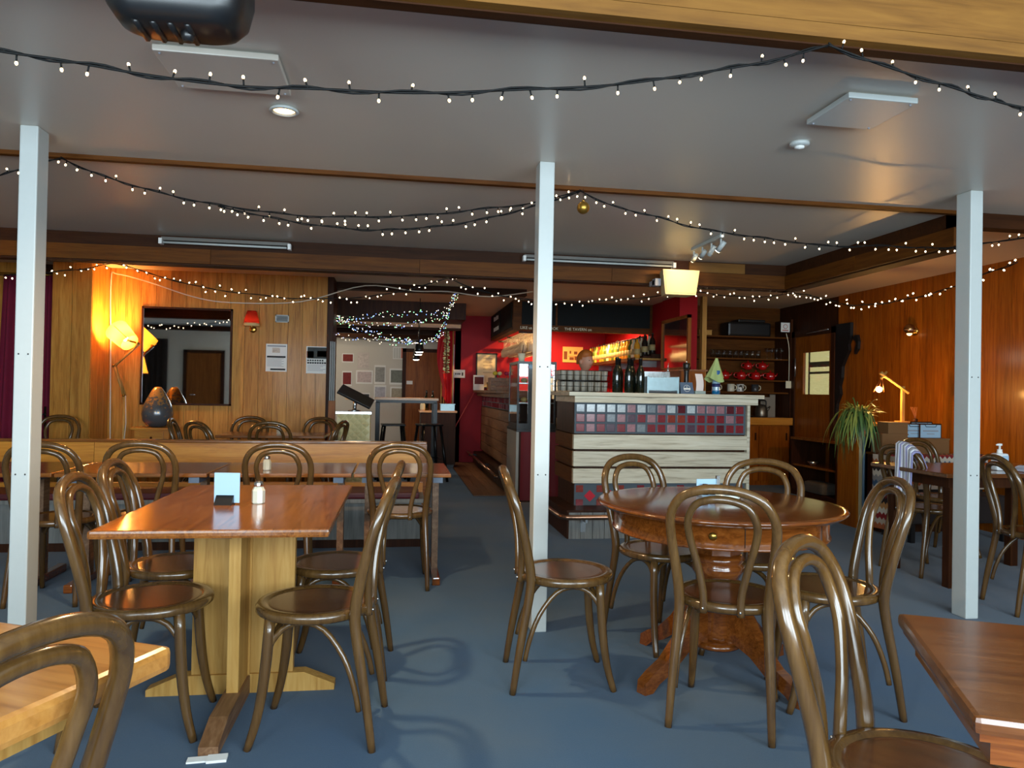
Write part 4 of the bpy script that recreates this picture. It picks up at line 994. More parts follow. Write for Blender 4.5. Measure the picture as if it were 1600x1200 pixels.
# hanging wine glasses
t = thing('glass_hanger', 'timber hanging rack for wine glasses under the blackboards', 'rack', (0, 0, 0))
for i in range(4):
    for dx in (-0.022, 0.018): ob('rail', MB().box(1.785 + i * 0.11 + dx, 1.789 + i * 0.11 + dx, 10.2, 12.32, 2.0420, 2.0490), M['steel'], t)
for y_ in (10.22, 11.305, 12.29): ob('cross_batten', MB().box(1.7, 2.16, y_, y_ + 0.02, 2.0490, 2.08), M['dark_wood'], t)
wgm = mesh(MB().lathe([(0.035, 0), (0.034, -0.003), (0.005, -0.008), (0.0045, -0.075), (0.012, -0.085), (0.034, -0.115), (0.038, -0.14), (0.031, -0.185), (0.0295, -0.185), (0.0365, -0.14), (0.0325, -0.116), (0.0001, -0.09)], 12), 'wine_glass', M['glass_warm'])
for i in range(4):
    for j in range(15):
        o = ob('wine_glass', wgm, None, None, (1.785 + i * 0.11, 10.3 + j * 0.135, 2.06)); o.scale = (1.35, 1.35, 1.45)
        tag(o, 'wine glass hanging upside down under the blackboards', 'glass', 'hanging wine glasses')

# back counter with coffee machine, shelf of bottles
t = thing('back_counter', 'dark back counter behind the bar', 'counter', (0, 0, 0))
ob('body', MB().box(2.1, 3.55, 10.9, 11.5, 0, 0.9), M['dark_wood'], t)
ob('worktop', MB().box(2.08, 3.57, 10.86, 11.52, 0.9, 0.94), M['steel'], t)
t = thing('coffee_machine', 'white and steel coffee machine behind the glass racks', 'machine', (2.52, 11.15, 0.94))
ob('body', MB().box(-0.3, 0.3, -0.2, 0.22, 0.12, 0.5, bev=0.02), mat('white_enamel', S(216, 226, 232), 0.25), t)
ob('cup_rail', MB().box(-0.3, 0.3, -0.2, 0.22, 0.5, 0.53), M['chrome'], t)
ob('drip_tray', MB().box(-0.28, 0.28, -0.26, 0.2, 0.0, 0.06), M['steel'], t)
ob('back_body', MB().box(-0.26, 0.26, 0.05, 0.2, 0.06, 0.12), M['steel'], t)
for x in (-0.13, 0.13): ob('group_head', MB().lathe([(0.035, 0.08), (0.035, 0.13)], 12, (x, -0.12, 0)).tube([(x, -0.12, 0.09), (x, -0.26, 0.085)], 0.012, 8), M['chrome'], t)
t = thing('bottle_shelf', 'timber wall shelf carrying rows of spirit bottles', 'shelf', (0, 0, 0))
ob('shelf_board', MB().box(3.22, 3.62, 9.66, 12.3, 1.69, 1.715, bev=0.003), M['pine'], t)
ob('shelf_edge', MB().box(3.2, 3.22, 9.64, 12.3, 1.675, 1.72), M['dark_wood'], t)
ob('riser', MB().box(3.335, 3.448, 9.66, 12.3, 1.715, 1.745), M['dark_wood'], t)
ob('riser', MB().box(3.455, 3.62, 9.66, 12.3, 1.715, 1.775), M['dark_wood'], t)
for y in (9.9, 11.0, 12.1): ob('shelf_bracket', MB().box(3.4, 3.62, y - 0.01, y + 0.01, 1.6, 1.69), M['steel'], t)
SP = [('amber', (206, 140, 40)), ('golden', (226, 180, 70)), ('clear', (226, 214, 180)), ('brown', (120, 66, 24)), ('green', (84, 104, 44)), ('dark', (30, 26, 22)), ('red capped', (190, 60, 40))]
spm = []
for nm, c in SP:
    m_ = mat('spirit_' + nm.replace(' ', '_'), S(*c), 0.12, coat=0.5)
    h = 0.24 + 0.03 * R.random()
    spm.append((nm, mesh(MB().lathe([(0.0001, 0), (0.035, 0.001), (0.037, 0.008), (0.037, h * 0.6), (0.03, h * 0.7), (0.014, h * 0.8), (0.014, h * 0.96)], 14), 'spirit_bottle', m_), h))
capm = mat('bottle_cap', S(60, 40, 30), 0.4); labm = mat('bottle_label', S(176, 154, 104), 0.7)
for row in range(3):
    for j in range(19):
        k_ = R.randrange(len(spm)); nm, me_, h = spm[k_]
        b = thing('spirit_bottle', nm + ' spirit bottle on the wall shelf behind the bar', 'bottle', (3.27 + row * 0.12, 9.72 + j * 0.135 + 0.03 * row, 1.7155 + row * 0.03), group='spirit bottles on the wall shelf'); b.scale = (1.15, 1.15, 1.1)
        ob('body', me_, None, b)
        ob('cap', mesh(MB().lathe([(0.016, h * 0.94), (0.016, h), (0.0001, h + 0.001)], 10), 'cap', capm), None, b)
        ob('bottle_label', mesh(MB().lathe([(0.0374, h * 0.18), (0.0374, h * 0.45)], 14), 'bottle_label', labm), None, b)
t = thing('glass_screen', 'timber framed glass screen beside the red pier', 'screen', (3.44, 8.3, 1.52))
ob('frame', MB().box(-0.02, 0.02, 0, 0.04, 0, 0.66).box(-0.02, 0.02, 0.86, 0.9, 0, 0.66).box(-0.02, 0.02, 0, 0.9, 0, 0.04).box(-0.02, 0.02, 0, 0.9, 0.62, 0.66), M['door_wood'], t)
ob('pane', MB().box(-0.004, 0.004, 0.04, 0.86, 0.04, 0.62), thin_glass('smoked_glass', (0.55, 0.5, 0.42, 1), 0.2), t)
t = thing('till_cabinet', 'orange timber cabinet under the glass screen', 'cabinet', (3.3, 8.2, 0))
ob('body', MB().box(0, 0.3, 0, 0.82, 0, 1.5), M['door_wood'], t)
ob('cap_board', MB().box(-0.02, 0.32, -0.02, 0.99, 1.5, 1.52), M['red_oak'], t)
ob('door', MB().box(-0.015, 0, 0.05, 0.77, 0.1, 1.4), M['pine'], t)
t = thing('wall_print', 'orange line drawing print on the red wall', 'print', (3.04, 12.49, 1.75))
ob('sheet', MB().box(-0.18, 0.18, -0.004, 0.004, 0, 0.27), mat('orange_print_paper', S(240, 176, 96), 0.7), t)
for (x0, x1, z0, z1) in ((-0.16, -0.1, 0.05, 0.19), (-0.08, 0.14, 0.1, 0.108), (-0.06, 0.02, 0.04, 0.09), (0.03, 0.1, 0.04, 0.1), (0.12, 0.16, 0.05, 0.12), (-0.06, -0.03, 0.15, 0.2), (0.02, 0.08, 0.14, 0.19)):
    ob('printed_shape', MB().box(x0, x1, -0.0055, -0.004, z0, z1), mat('sepia_ink', S(120, 62, 26), 0.8) if x0 == -0.16 else bpy.data.materials['sepia_ink'], t)
# unseen downlights added as a source for the warm light over the bar
for i, (x, y) in enumerate(((2.35, 11.75), (3.05, 10.75), (2.3, 10.5))):
    t = thing('bar_downlight', ['warm downlight in the bar ceiling near the red wall', 'warm downlight in the bar ceiling over the bottle shelf', 'warm downlight in the bar ceiling behind the blackboards'][i], 'light', (x, y, 2.5))
    ob('trim_ring', MB().lathe([(0.055, 0), (0.06, -0.01), (0.042, -0.012)], 20), M['white'], t)
    ob('lens', MB().lathe([(0.0001, -0.008), (0.042, -0.008)], 16), emis('bar_lens', (1, 0.7, 0.35, 1), 20, False), t)
    spot('bar_downlight_beam', (x, y, 2.47), (x, y, 0), 95, (1.0, 0.60, 0.24), 160, 0.5, 0.04)

# the bar worker, seen behind the glass racks
def person():
    t = thing('person', 'person with short ginger hair and dark top standing behind the glass racks', 'person', (2.19, 8.42, 0), math.radians(215))
    J = {'pel': (0, 0, 0.92), 'chest': (0, 0.01, 1.25), 'neck': (0, 0, 1.43), 'skull0': (0, 0.01, 1.52), 
         'lsh': (-0.17, 0, 1.36), 'lel': (-0.21, 0.03, 1.1), 'lwr': (-0.15, 0.24, 1.0), 'rsh': (0.17, 0, 1.36), 'rel': (0.21, 0.03, 1.1), 'rwr': (0.15, 0.24, 1.0),
         'lhip': (-0.09, 0, 0.88), 'lkn': (-0.1, 0.01, 0.48), 'lan': (-0.1, -0.01, 0.08), 'lto': (-0.1, 0.15, 0.035), 'rhip': (0.09, 0, 0.88), 'rkn': (0.1, 0.01, 0.48), 'ran': (0.1, -0.01, 0.08), 'rto': (0.1, 0.15, 0.035)}
    rad = {'pel': (0.15, 0.11), 'chest': (0.15, 0.11), 'neck': (0.055, 0.055), 'skull0': (0.055, 0.06), 'lsh': (0.065, 0.06), 'lel': (0.045, 0.045), 'lwr': (0.03, 0.03), 'rsh': (0.065, 0.06), 'rel': (0.045, 0.045), 'rwr': (0.03, 0.03),
           'lhip': (0.09, 0.09), 'lkn': (0.06, 0.06), 'lan': (0.042, 0.042), 'lto': (0.04, 0.032), 'rhip': (0.09, 0.09), 'rkn': (0.06, 0.06), 'ran': (0.042, 0.042), 'rto': (0.04, 0.032)}
    E_ = [('pel', 'chest'), ('chest', 'neck'), ('neck', 'skull0'), ('chest', 'lsh'), ('lsh', 'lel'), ('lel', 'lwr'), ('chest', 'rsh'), ('rsh', 'rel'), ('rel', 'rwr'), ('pel', 'lhip'), ('lhip', 'lkn'), ('lkn', 'lan'), ('lan', 'lto'), ('pel', 'rhip'), ('rhip', 'rkn'), ('rkn', 'ran'), ('ran', 'rto')]
    # hands: five fingers rooted in each palm
    for s, w in ((-1, 'lwr'), (1, 'rwr')):
        wp = Vector(J[w]); pn = w + 'p'; J[pn] = tuple(wp + Vector((0, 0.07, -0.01))); rad[pn] = (0.034, 0.018); E_.append((w, pn))
        for k in range(5):
            if k == 4: root = wp + Vector((-s * 0.03, 0.03, 0)); d_ = Vector((-s * 0.6, 0.75, -0.2)); ln = 0.055
            else: root = wp + Vector(((k - 1.5) * 0.019, 0.11, -0.012)); d_ = Vector(((k - 1.5) * 0.08, 1, -0.35)); ln = (0.06, 0.075, 0.07, 0.055)[k]
            d_.normalize(); a, b_ = '%sf%da' % (w, k), '%sf%db' % (w, k)
            J[a] = tuple(root); J[b_] = tuple(root + d_ * ln + Vector((0, 0, -0.012))); rad[a] = (0.0095, 0.0095); rad[b_] = (0.007, 0.007)
            E_ += [(pn, a), (a, b_)]
    names = list(J); idx = {n_: i for i, n_ in enumerate(names)}
    me = bpy.data.meshes.new('body'); me.from_pydata([J[n_] for n_ in names], [(idx[a], idx[b_]) for a, b_ in E_], [])
    skin = mat('skin', S(208, 150, 122), 0.5); me.materials.append(skin)
    o = bpy.data.objects.new('body', me); COL.objects.link(o); o.parent = t
    md = o.modifiers.new('skin', 'SKIN'); 
    for i, n_ in enumerate(names): me.skin_vertices[0].data[i].radius = rad[n_]
    me.skin_vertices[0].data[idx['pel']].use_root = True
    o.modifiers.new('sub', 'SUBSURF').levels = 1
    hd = MB()
    def head_fn(u, v):
        a = 2 * math.pi * u; p = math.pi * v
        r_ = math.sin(p); x = 0.074 * r_ * math.cos(a); y = 0.094 * r_ * math.sin(a); z = 0.118 * math.cos(p)
        if z < 0: x *= 1 + 1.4 * z; y *= 1 + 0.6 * z
        fr = max(0, math.sin(a)) ** 12 * r_
        if fr > 0.2: y += 0.02 * fr * math.exp(-((z + 0.018) / 0.018) ** 2)
        return (x, 0.02 + y, 1.595 + z)
    hd.grid(head_fn, 36, 22)
    h = ob('head', hd, skin, t)
    for s in (-1, 1):
        ob('eye', MB().ball((s * 0.03, 0.098, 1.6), 0.010, 8), mat('eye_dark', S(40, 34, 30), 0.2) if s < 0 else bpy.data.materials['eye_dark'], h)
        ob('ear', MB().ball((s * 0.076, 0.015, 1.585), 0.024, 8, sz=1.3), skin, h)
    ob('mouth', MB().box(-0.022, 0.022, 0.098, 0.108, 1.54, 1.547), mat('lips', S(170, 90, 84), 0.5), h)
    hair = MB()
    hair.grid(lambda u, v: (0.084 * math.sin(math.pi * v * 0.62) * math.cos(2 * math.pi * u), 0.012 + 0.105 * math.sin(math.pi * v * 0.62) * math.sin(2 * math.pi * u) - 0.012 * v, 1.605 + 0.128 * math.cos(math.pi * v * (0.62 if math.sin(2 * math.pi * u) < 0.3 else 0.42))), 36, 12)
    ob('hair', hair, mat('ginger_hair', S(176, 96, 30), 0.6, noise=0.3, nscale=90), t)
    ob('shirt', MB().lathe([(0.165, 0.86), (0.17, 1.0), (0.165, 1.15), (0.185, 1.3), (0.16, 1.4), (0.07, 1.44)], 24, M=Matrix.Scale(0.72, 4, Vector((0, 1, 0)))), mat('dark_top', S(40, 38, 44), 0.8), t)
    ob('trousers', MB().tube([(-0.09, 0, 0.92), (-0.1, 0.01, 0.48), (-0.1, -0.01, 0.09)], [0.105, 0.075, 0.06], 14).tube([(0.09, 0, 0.92), (0.1, 0.01, 0.48), (0.1, -0.01, 0.09)], [0.105, 0.075, 0.06], 14), mat('dark_trousers', S(30, 30, 36), 0.8), t)
person()

# ------------------------------------------------------------------ on and in front of the panelled rear wall
t = thing('wall_mirror', 'large mirror in a thin timber frame on the panelled wall', 'mirror', (-2.306, 8.699, 1.0))
ob('glass', MB().box(-0.46, 0.46, -0.02, -0.004, 0.02, 1.07), M['mirror'], t)
ob('frame', MB().box(-0.48, -0.46, -0.03, 0, 0, 1.09).box(0.46, 0.48, -0.03, 0, 0, 1.09).box(-0.48, 0.48, -0.03, 0, 0, 0.02).box(-0.48, 0.48, -0.03, 0, 1.07, 1.09), M['dark_wood'], t)
t = thing('side_table', 'small pine side table with a drawer under the mirror', 'table', (-2.52, 8.38, 0))
ob('tabletop', MB().box(-0.205, 0.205, -0.17, 0.17, 0.745, 0.77, bev=0.005), M['pine_x'], t)
ob('body', MB().box(-0.17, 0.17, -0.14, 0.15, 0.58, 0.745), M['pine_x'], t)
dr = ob('drawer', MB().box(-0.12, 0.12, -0.152, -0.14, 0.6, 0.73, bev=0.003), M['pine_x'], t)
ob('knob', MB().ball((0, -0.162, 0.665), 0.012, 8), M['dark_wood'], dr)
for sx in (-0.15, 0.15):
    for sy in (-0.12, 0.13): ob('leg', MB().box(sx - 0.02, sx + 0.02, sy - 0.02, sy + 0.02, 0, 0.58), M['pine'], t)
t = thing('pear_vase', 'pear shaped grey vase speckled gold at the top on the side table', 'vase', (-2.51, 8.38, 0.77))
ob('body', MB().lathe([(0.05, 0), (0.1, 0.012), (0.145, 0.07), (0.157, 0.14), (0.148, 0.2), (0.12, 0.275), (0.085, 0.345), (0.055, 0.4), (0.035, 0.425), (0.024, 0.43), (0.02, 0.42)], 32), two_tone('vase_glaze', S(92, 94, 98), S(176, 132, 74), 34, 0.52, 0.22, 0.35, (0.05, 0.5)), t)

t = thing('floor_lamp', 'lit articulated timber floor lamp with a cream cloth shade', 'lamp', (-2.87, 8.45, 0))
ob('base', MB().lathe([(0.0001, 0), (0.14, 0.002), (0.14, 0.025), (0.02, 0.035)], 24), M['pine'], t)
ob('pole', MB().tube([(0, 0, 0.03), (0, 0, 1.10)], 0.014, 8), M['pine'], t)
kn = Vector((0.0, 0, 1.10)); el = Vector((-0.10, 0, 1.42)); en = Vector((0.14, 0, 1.66))
for dy in (-0.02, 0.02): ob('arm', MB().tube([kn + Vector((0, dy, 0)), el + Vector((0, dy, 0))], 0.012, 6), M['pine'], t)
ob('arm', MB().tube([el + Vector((-0.02, 0, -0.02)), en], 0.014, 6), M['pine'], t)
for p in (kn, el): ob('joint_knob', MB().tube([p + Vector((0, -0.04, 0)), p + Vector((0, 0.04, 0))], 0.012, 8), M['brass'], t)
ax = (Vector((0.115, -0.06, -0.10))).normalized(); s0 = Vector((-0.075, -0.05, 1.80)); s1 = s0 + ax * 0.23
shp = [(s0, 0.122), (s1, 0.096)]
sh = ob('lamp_shade', MB().tube([s0, s0 + ax * 0.115, s1], [0.122, 0.109, 0.096], 24, cap=False), shade_mat('shade_cloth', S(190, 160, 90), (0.34, 0.20, 0.045, 1)), t)
ob('shade_seam', MB().tube([s0 + Vector((0.02, -0.121, 0.03)), s1 + Vector((0.02, -0.095, 0.03))], 0.004, 5), mat('seam_brown', S(150, 110, 50), 0.8), sh)
ob('bulb', MB().ball(s1 - ax * 0.08, 0.03, 10), emis('lamp_bulb', (1, 0.66, 0.28, 1), 20.0), t)
ob('bulb_holder', MB().tube([s1 - ax * 0.05, en], 0.012, 6), M['brass'], t)
ob('switch_cord', MB().tube([(0.02, -0.02, 1.1), (0.03, -0.02, 0.8), (0.0, -0.03, 0.4), (0.02, -0.03, 0.05)], 0.005, 5), M['cable_white'], t)
point('floor_lamp_light', Vector((-2.87, 8.45, 0)) + s0 + ax * 0.10, 62, (1.0, 0.46, 0.12), 0.09)

t = thing('floor_lamp', 'tall lit standard lamp by the long bench, beyond the edge of the view', 'lamp', (-4.0, 5.2, 0))  # unseen lamp, assumed from the orange ceiling glow and added to light it
ob('base', MB().lathe([(0.0001, 0), (0.15, 0.002), (0.15, 0.02), (0.02, 0.03)], 24), M['dark_wood'], t)
ob('pole', MB().tube([(0, 0, 0.03), (0, 0, 1.5)], 0.013, 8), M['dark_wood'], t)
ob('lamp_shade', MB().lathe([(0.2, 1.4), (0.13, 1.68)], 24), bpy.data.materials['shade_cloth'], t)
ob('bulb', MB().ball((0, 0, 1.55), 0.03, 10), bpy.data.materials['lamp_bulb'], t)
point('standard_lamp_light', (-4.0, 5.2, 1.55), 120, (1.0, 0.52, 0.18), 0.06)

t = thing('wall_sconce', 'small lit wall lamp with a fringed red shade', 'lamp', (-1.605, 8.70, 1.87))
ob('wall_plate', MB().lathe([(0.04, 0), (0.04, 0.012), (0.02, 0.02)], 16, M=Matrix.Rotation(math.radians(90), 4, 'X')), M['brass'], t)
ob('arm', MB().tube([(0, -0.01, 0), (0, -0.08, 0.0), (0, -0.1, 0.04)], 0.008, 6), M['brass'], t)
sh = ob('lamp_shade', MB().lathe([(0.085, 0.06), (0.078, 0.1), (0.06, 0.16), (0.05, 0.20)], 20, (0, -0.1, 0)), shade_mat('red_shade_cloth', S(150, 36, 30), (0.16, 0.012, 0.008, 1)), t)
ob('fringe', MB().lathe([(0.088, 0.03), (0.086, 0.062)], 20, (0, -0.1, 0)), mat('cream_fringe', S(230, 190, 130), 0.8), sh)
ob('bulb', MB().ball((0, -0.1, 0.09), 0.02, 8), emis('sconce_bulb', (1, 0.6, 0.25, 1), 10.0, False), t)
point('sconce_light', (-1.605, 8.60, 1.955), 3.5, (1.0, 0.5, 0.2), 0.02)
t = thing('air_vent', 'white slatted air vent on the panelled wall', 'vent', (-1.29, 8.699, 1.96))
ob('frame', MB().box(-0.075, -0.063, -0.012, 0, 0, 0.085).box(0.063, 0.075, -0.012, 0, 0, 0.085).box(-0.075, 0.075, -0.012, 0, 0, 0.01).box(-0.075, 0.075, -0.012, 0, 0.075, 0.085), M['white'], t)
ob('backing', MB().box(-0.063, 0.063, -0.003, 0, 0.01, 0.075), M['ink'], t)
for i in range(4): ob('slat', MB().box(-0.063, 0.063, -0.01, -0.003, 0.018 + i * 0.0155, 0.0235 + i * 0.0155), M['white'], t)
def poster(name, label, x0, x1, z0, z1, y, bands, cat='poster'):
    t = thing(name, label, cat, ((x0 + x1) / 2, y, z0))
    w, h = (x1 - x0) / 2, z1 - z0
    ob('sheet', MB().box(-w, w, -0.003, 0, 0, h), M['paper'], t)
    for (a, b_, c_, d_, m_) in bands:
        ob('printed_band', MB().box((a * 2 - 1) * w, (b_ * 2 - 1) * w, -0.0042, -0.003, c_ * h, d_ * h), m_, t)
    return t
food = mat('food_photo', S(176, 110, 80), 0.7, noise=0.7, nscale=40); dkp = mat('dark_photo', S(52, 58, 58), 0.7, noise=0.6, nscale=30)
poster('wall_poster', 'white event poster with dark bands under the red wall lamp', -1.46, -1.228, 1.398, 1.713, 8.699,
       [(0.06, 0.94, 0.9, 0.945, M['ink_grey']), (0.3, 0.66, 0.68, 0.86, mat('sketch_ink', S(206, 190, 176), 0.8, noise=0.5, nscale=70)), (0.05, 0.93, 0.5, 0.565, M['ink'])] +
       [(0.06, 0.85 - 0.1 * (i % 2), 0.46 - i * 0.045, 0.472 - i * 0.045, M['ink_grey']) for i in range(7)] + [(0.22, 0.93, 0.05, 0.11, M['ink'])])
pst = poster('wall_poster', 'blue-white poster with a food photo beside the opening', -1.015, -0.772, 1.386, 1.696, 8.699,
       [(0.05, 0.97, 0.55, 0.97, dkp), (0.02, 0.34, 0.58, 0.82, food), (0.5, 0.98, 0.62, 0.84, mat('food_photo_yellow', S(206, 176, 96), 0.7, noise=0.5, nscale=50))] +
       [(0.05 + 0.11 * i, 0.13 + 0.11 * i, 0.455, 0.51, M['ink']) for i in range(7)] + [(0.05 + 0.11 * i, 0.14 + 0.11 * i, 0.36, 0.42, M['ink']) for i in range(8)] +
       [(0.06, 0.9 - 0.12 * (i % 3), 0.3 - i * 0.05, 0.315 - i * 0.05, M['ink_grey']) for i in range(5)])
t = thing('white_cable', 'white cable looped along the rear wall and ceiling', 'cable', (0, 0, 0))
ob('cable_run', MB().tube(smooth_path([(-3.066, 8.66, 0.05), (-3.09, 8.66, 1.5), (-3.105, 8.66, 2.36), (-3.04, 8.66, 2.43), (-2.7, 8.65, 2.35), (-2.245, 8.65, 2.21), (-1.838, 8.65, 2.16), (-1.077, 8.65, 2.20), (-0.37, 8.64, 2.41), (0.2, 8.64, 2.37), (0.584, 8.64, 2.38), (1.075, 8.64, 2.34), (1.6, 8.64, 2.42)], 5), 0.007, 6), M['cable_white'], t)
t = thing('maroon_curtain', 'maroon curtain hanging beside the timber pier', 'curtain', (-3.82, 8.45, 0))
o = ob('curtain_cloth', MB().grid(lambda u, v: (-0.26 + 0.52 * u - 0.06 * (1 - v) * (1 - u), 0.035 * math.sin(u * 34), 0.02 + 2.33 * v), 60, 4), M['curtain'], t)
ob('curtain_rod', MB().tube([(-0.4, 0, 2.36), (0.3, 0, 2.36)], 0.012, 8), M['brass'], t)
t = thing('folded_easel', 'black folded metal easel standing beside the timber pier', 'easel', (-3.56, 8.08, 0))
for x in (-0.06, 0.06): ob('leg', MB().tube([(x * 1.4, 0, 0), (x, 0.03, 0.98)], 0.012, 6), M['black_metal'], t)
for z in (0.4, 0.65, 0.9): ob('cross_bar', MB().tube([(-0.07, 0.015, z), (0.07, 0.015, z)], 0.009, 6), M['black_metal'], t)
# sliding shutters folded back at the opening
t = thing('folded_shutter', 'grey folded shutter leaves stacked at the opening', 'shutter', (-0.72, 8.6, 0))
for i in range(3): ob('shutter_leaf', MB().box(-0.02 + 0.02 * i, -0.004 + 0.02 * i, -0.05 + 0.02 * i, 0.07, 1.08, 1.75), mat('grey_shutter', S(110, 106, 100), 0.4) if i == 0 else bpy.data.materials['grey_shutter'], t)
ob('shutter_post', MB().box(-0.03, 0.045, 0.0, 0.07, 0, 1.08), M['door_wood'], t)

# quilted stand with tablet
t = thing('quilted_stand', 'cream quilted reception stand', 'stand', (-0.45, 8.45, 0))
ob('core', MB().box(-0.18, 0.18, -0.12, 0.12, 0, 0.94), mat('cream_vinyl', S(206, 192, 140), 0.45), t)
qf = ob('quilted_front', MB().box(-0.18, 0.18, -0.126, -0.12, 0, 0.94), bpy.data.materials['cream_vinyl'], t)
qm = mesh(MB().add([(0, -0.014, 0), (0.042, 0, 0), (0, 0, 0.042), (-0.042, 0, 0), (0, 0, -0.042)], [(0, 1, 2), (0, 2, 3), (0, 3, 4), (0, 4, 1), (1, 4, 3, 2)]), 'quilt_diamond', bpy.data.materials['cream_vinyl'])
for r_ in range(21):
    for c_ in range(4 - (r_ % 2)): ob('quilt_diamond', qm, None, qf, (-0.135 + c_ * 0.09 + (r_ % 2) * 0.045, -0.126, 0.045 + r_ * 0.0435))
ob('top_plate', MB().box(-0.195, 0.195, -0.14, 0.14, 0.94, 0.965), M['steel'], t)
t = thing('till_screen', 'tilted black touchscreen till on the quilted stand', 'till', (-0.45, 8.46, 0.9665))
ob('stand_neck', MB().tube([(0, 0, 0), (0.01, 0, 0.15)], 0.022, 10).lathe([(0.07, 0), (0.07, 0.012), (0.03, 0.016)], 16), M['steel'], t)
ob('screen', MB().box(-0.2, 0.2, -0.14, 0.14, -0.012, 0.012, Matrix.Translation((0.015, 0, 0.165)) @ Matrix.Rotation(math.radians(26), 4, 'Y') @ Matrix.Rotation(math.radians(20), 4, 'X'), bev=0.004), M['black'], t)

# ------------------------------------------------------------------ rear room
t = thing('high_table', 'high table with a timber top and black frame in the rear room', 'table', (0.1, 10.6, 0))
ob('tabletop', MB().box(-0.38, 0.5, -0.3, 0.3, 1.075, 1.105), M['pine_x'], t)
for x in (-0.34, 0.46):
    for y in (-0.27, 0.27): ob('leg', MB().box(x - 0.025, x + 0.025, y - 0.02, y + 0.02, 0, 1.045), M['black_metal'], t)
ob('frame_rail', MB().box(-0.36, 0.48, -0.29, -0.25, 1.035, 1.075).box(-0.36, 0.48, 0.25, 0.29, 1.035, 1.075), M['black_metal'], t)
def stool(x, y, a, label):
    t = thing('bar_stool', label, 'stool', (x, y, 0), a, 'black metal bar stools')
    ob('seat', MB().box(-0.15, 0.15, -0.15, 0.15, 0.74, 0.765, bev=0.01), M['black_metal'], t)
    for sx in (-1, 1):
        for sy in (-1, 1): ob('leg', MB().tube([(sx * 0.12, sy * 0.12, 0.74), (sx * 0.2, sy * 0.2, 0)], 0.02, 6), M['black_metal'], t)
    ob('foot_ring', MB().tube([(-0.165, -0.165, 0.3), (0.165, -0.165, 0.3), (0.165, 0.165, 0.3), (-0.165, 0.165, 0.3)], 0.009, 6, cyclic=True), M['black_metal'], t)
stool(-0.02, 9.9, 0.1, 'black metal bar stool nearest the quilted stand')
stool(0.46, 9.97, 0.3, 'black metal bar stool nearest the dark service cabinet')
t = thing('service_cabinet', 'dark service cabinet at the end of the aisle', 'cabinet', (0.68, 11.75, 0))
ob('body', MB().box(-0.28, 0.27, -0.15, 0.3, 0.05, 0.87), M['dark_wood'], t)
ob('top_board', MB().box(-0.3, 0.29, -0.17, 0.32, 0.87, 0.9), M['pine_x'], t)
ob('plinth', MB().box(-0.26, 0.25, -0.12, 0.28, 0, 0.05), M['black'], t)
ob('door', MB().box(-0.27, 0.26, -0.165, -0.15, 0.08, 0.85), M['dark_wood'], t)
for x, lab in ((0.49, 'dark bottle on the service cabinet, nearer the high table'), (0.59, 'dark bottle on the service cabinet, nearer the steel tub')):
    b = thing('sauce_bottle', lab, 'bottle', (x, 11.7, 0.9)); ob('body', MB().lathe(BPROF, 14), M['wine_glass'], b); ob('neck_foil', MB().lathe([(0.0155, 0.25), (0.017, 0.314), (0.0001, 0.315)], 10), M['foil'], b)
t = thing('steel_tub', 'pale steel tub on the service cabinet', 'tub', (0.82, 11.72, 0.9))
ob('tub_wall', MB().box(-0.11, 0.11, -0.1, 0.1, 0, 0.1).box(-0.12, 0.12, -0.11, 0.11, 0.1, 0.108), M['teal_glass'], t)
o = thing('cork_jar', 'small cream jar on the service cabinet', 'jar', (0.43, 11.66, 0.9)); ob('body', MB().lathe([(0.035, 0), (0.04, 0.02), (0.04, 0.09), (0.03, 0.11)], 14), M['cream'], o); ob('lid', MB().lathe([(0.031, 0.11), (0.031, 0.13), (0.0001, 0.131)], 14), M['pine'], o)
for i, (x, a) in enumerate(((0.76, 0.02), (0.80, -0.01), (0.845, 0.015))):
    b = thing('pool_cue', ['pool cue leaning under the flag, nearest the door', 'pool cue leaning under the flag, middle of three', 'pool cue leaning under the flag, nearest the red wall'][i], 'cue', (x, 12.2, 0), 0.0, 'pool cues')
    ob('shaft', MB().tube([(0, 0, 0.4), (0, 0.22, 1.5)], [0.013, 0.007], 8), M['pine'], b); ob('butt', MB().tube([(0, -0.08, 0.0), (0, 0, 0.4)], [0.016, 0.0135], 8), M['dark_wood'], b)
t = thing('red_flag', 'red flag hanging beside the red wall', 'flag', (0.82, 12.2, 0))
ob('flag_cloth', MB().grid(lambda u, v: (-0.15 * (1 - u) * (0.35 + 0.65 * math.sin(math.pi * min(1, v * 1.15))) + 0.1 * u, 0.04 * math.sin(10 * u + 2 * v), 2.38 - 1.5 * v + 0.25 * (1 - u) * v), 14, 16), M['red_cloth'], t)
ob('flag_pole', MB().tube([(0.11, 0, 0.0), (0.11, 0, 2.46)], 0.012, 8), M['pine'], t)
t = thing('tinsel_garland', 'lit greenish tinsel garland hanging beside the flag', 'garland', (0.81, 12.02, 0))
tg = MB(); 
for i in range(420):
    z = 1.5 + 0.85 * i / 420; a = R.random() * 6.28; l_ = 0.03 + 0.03 * R.random()
    p = Vector((0.0, 0, z)); q = p + Vector((l_ * math.cos(a), l_ * math.sin(a) * 0.6, 0.02 * (R.random() - 0.5)))
    tg.add([p, q, q + Vector((0, 0, 0.012))], [(0, 1, 2)])
o = ob('tinsel', tg, mat('gold_tinsel', S(150, 140, 90), 0.35, 0.5), t); o['kind'] = 'stuff'
ob('core_string', MB().tube([(0, 0, 1.5), (0, 0, 2.4)], 0.006, 5), M['cable'], t)
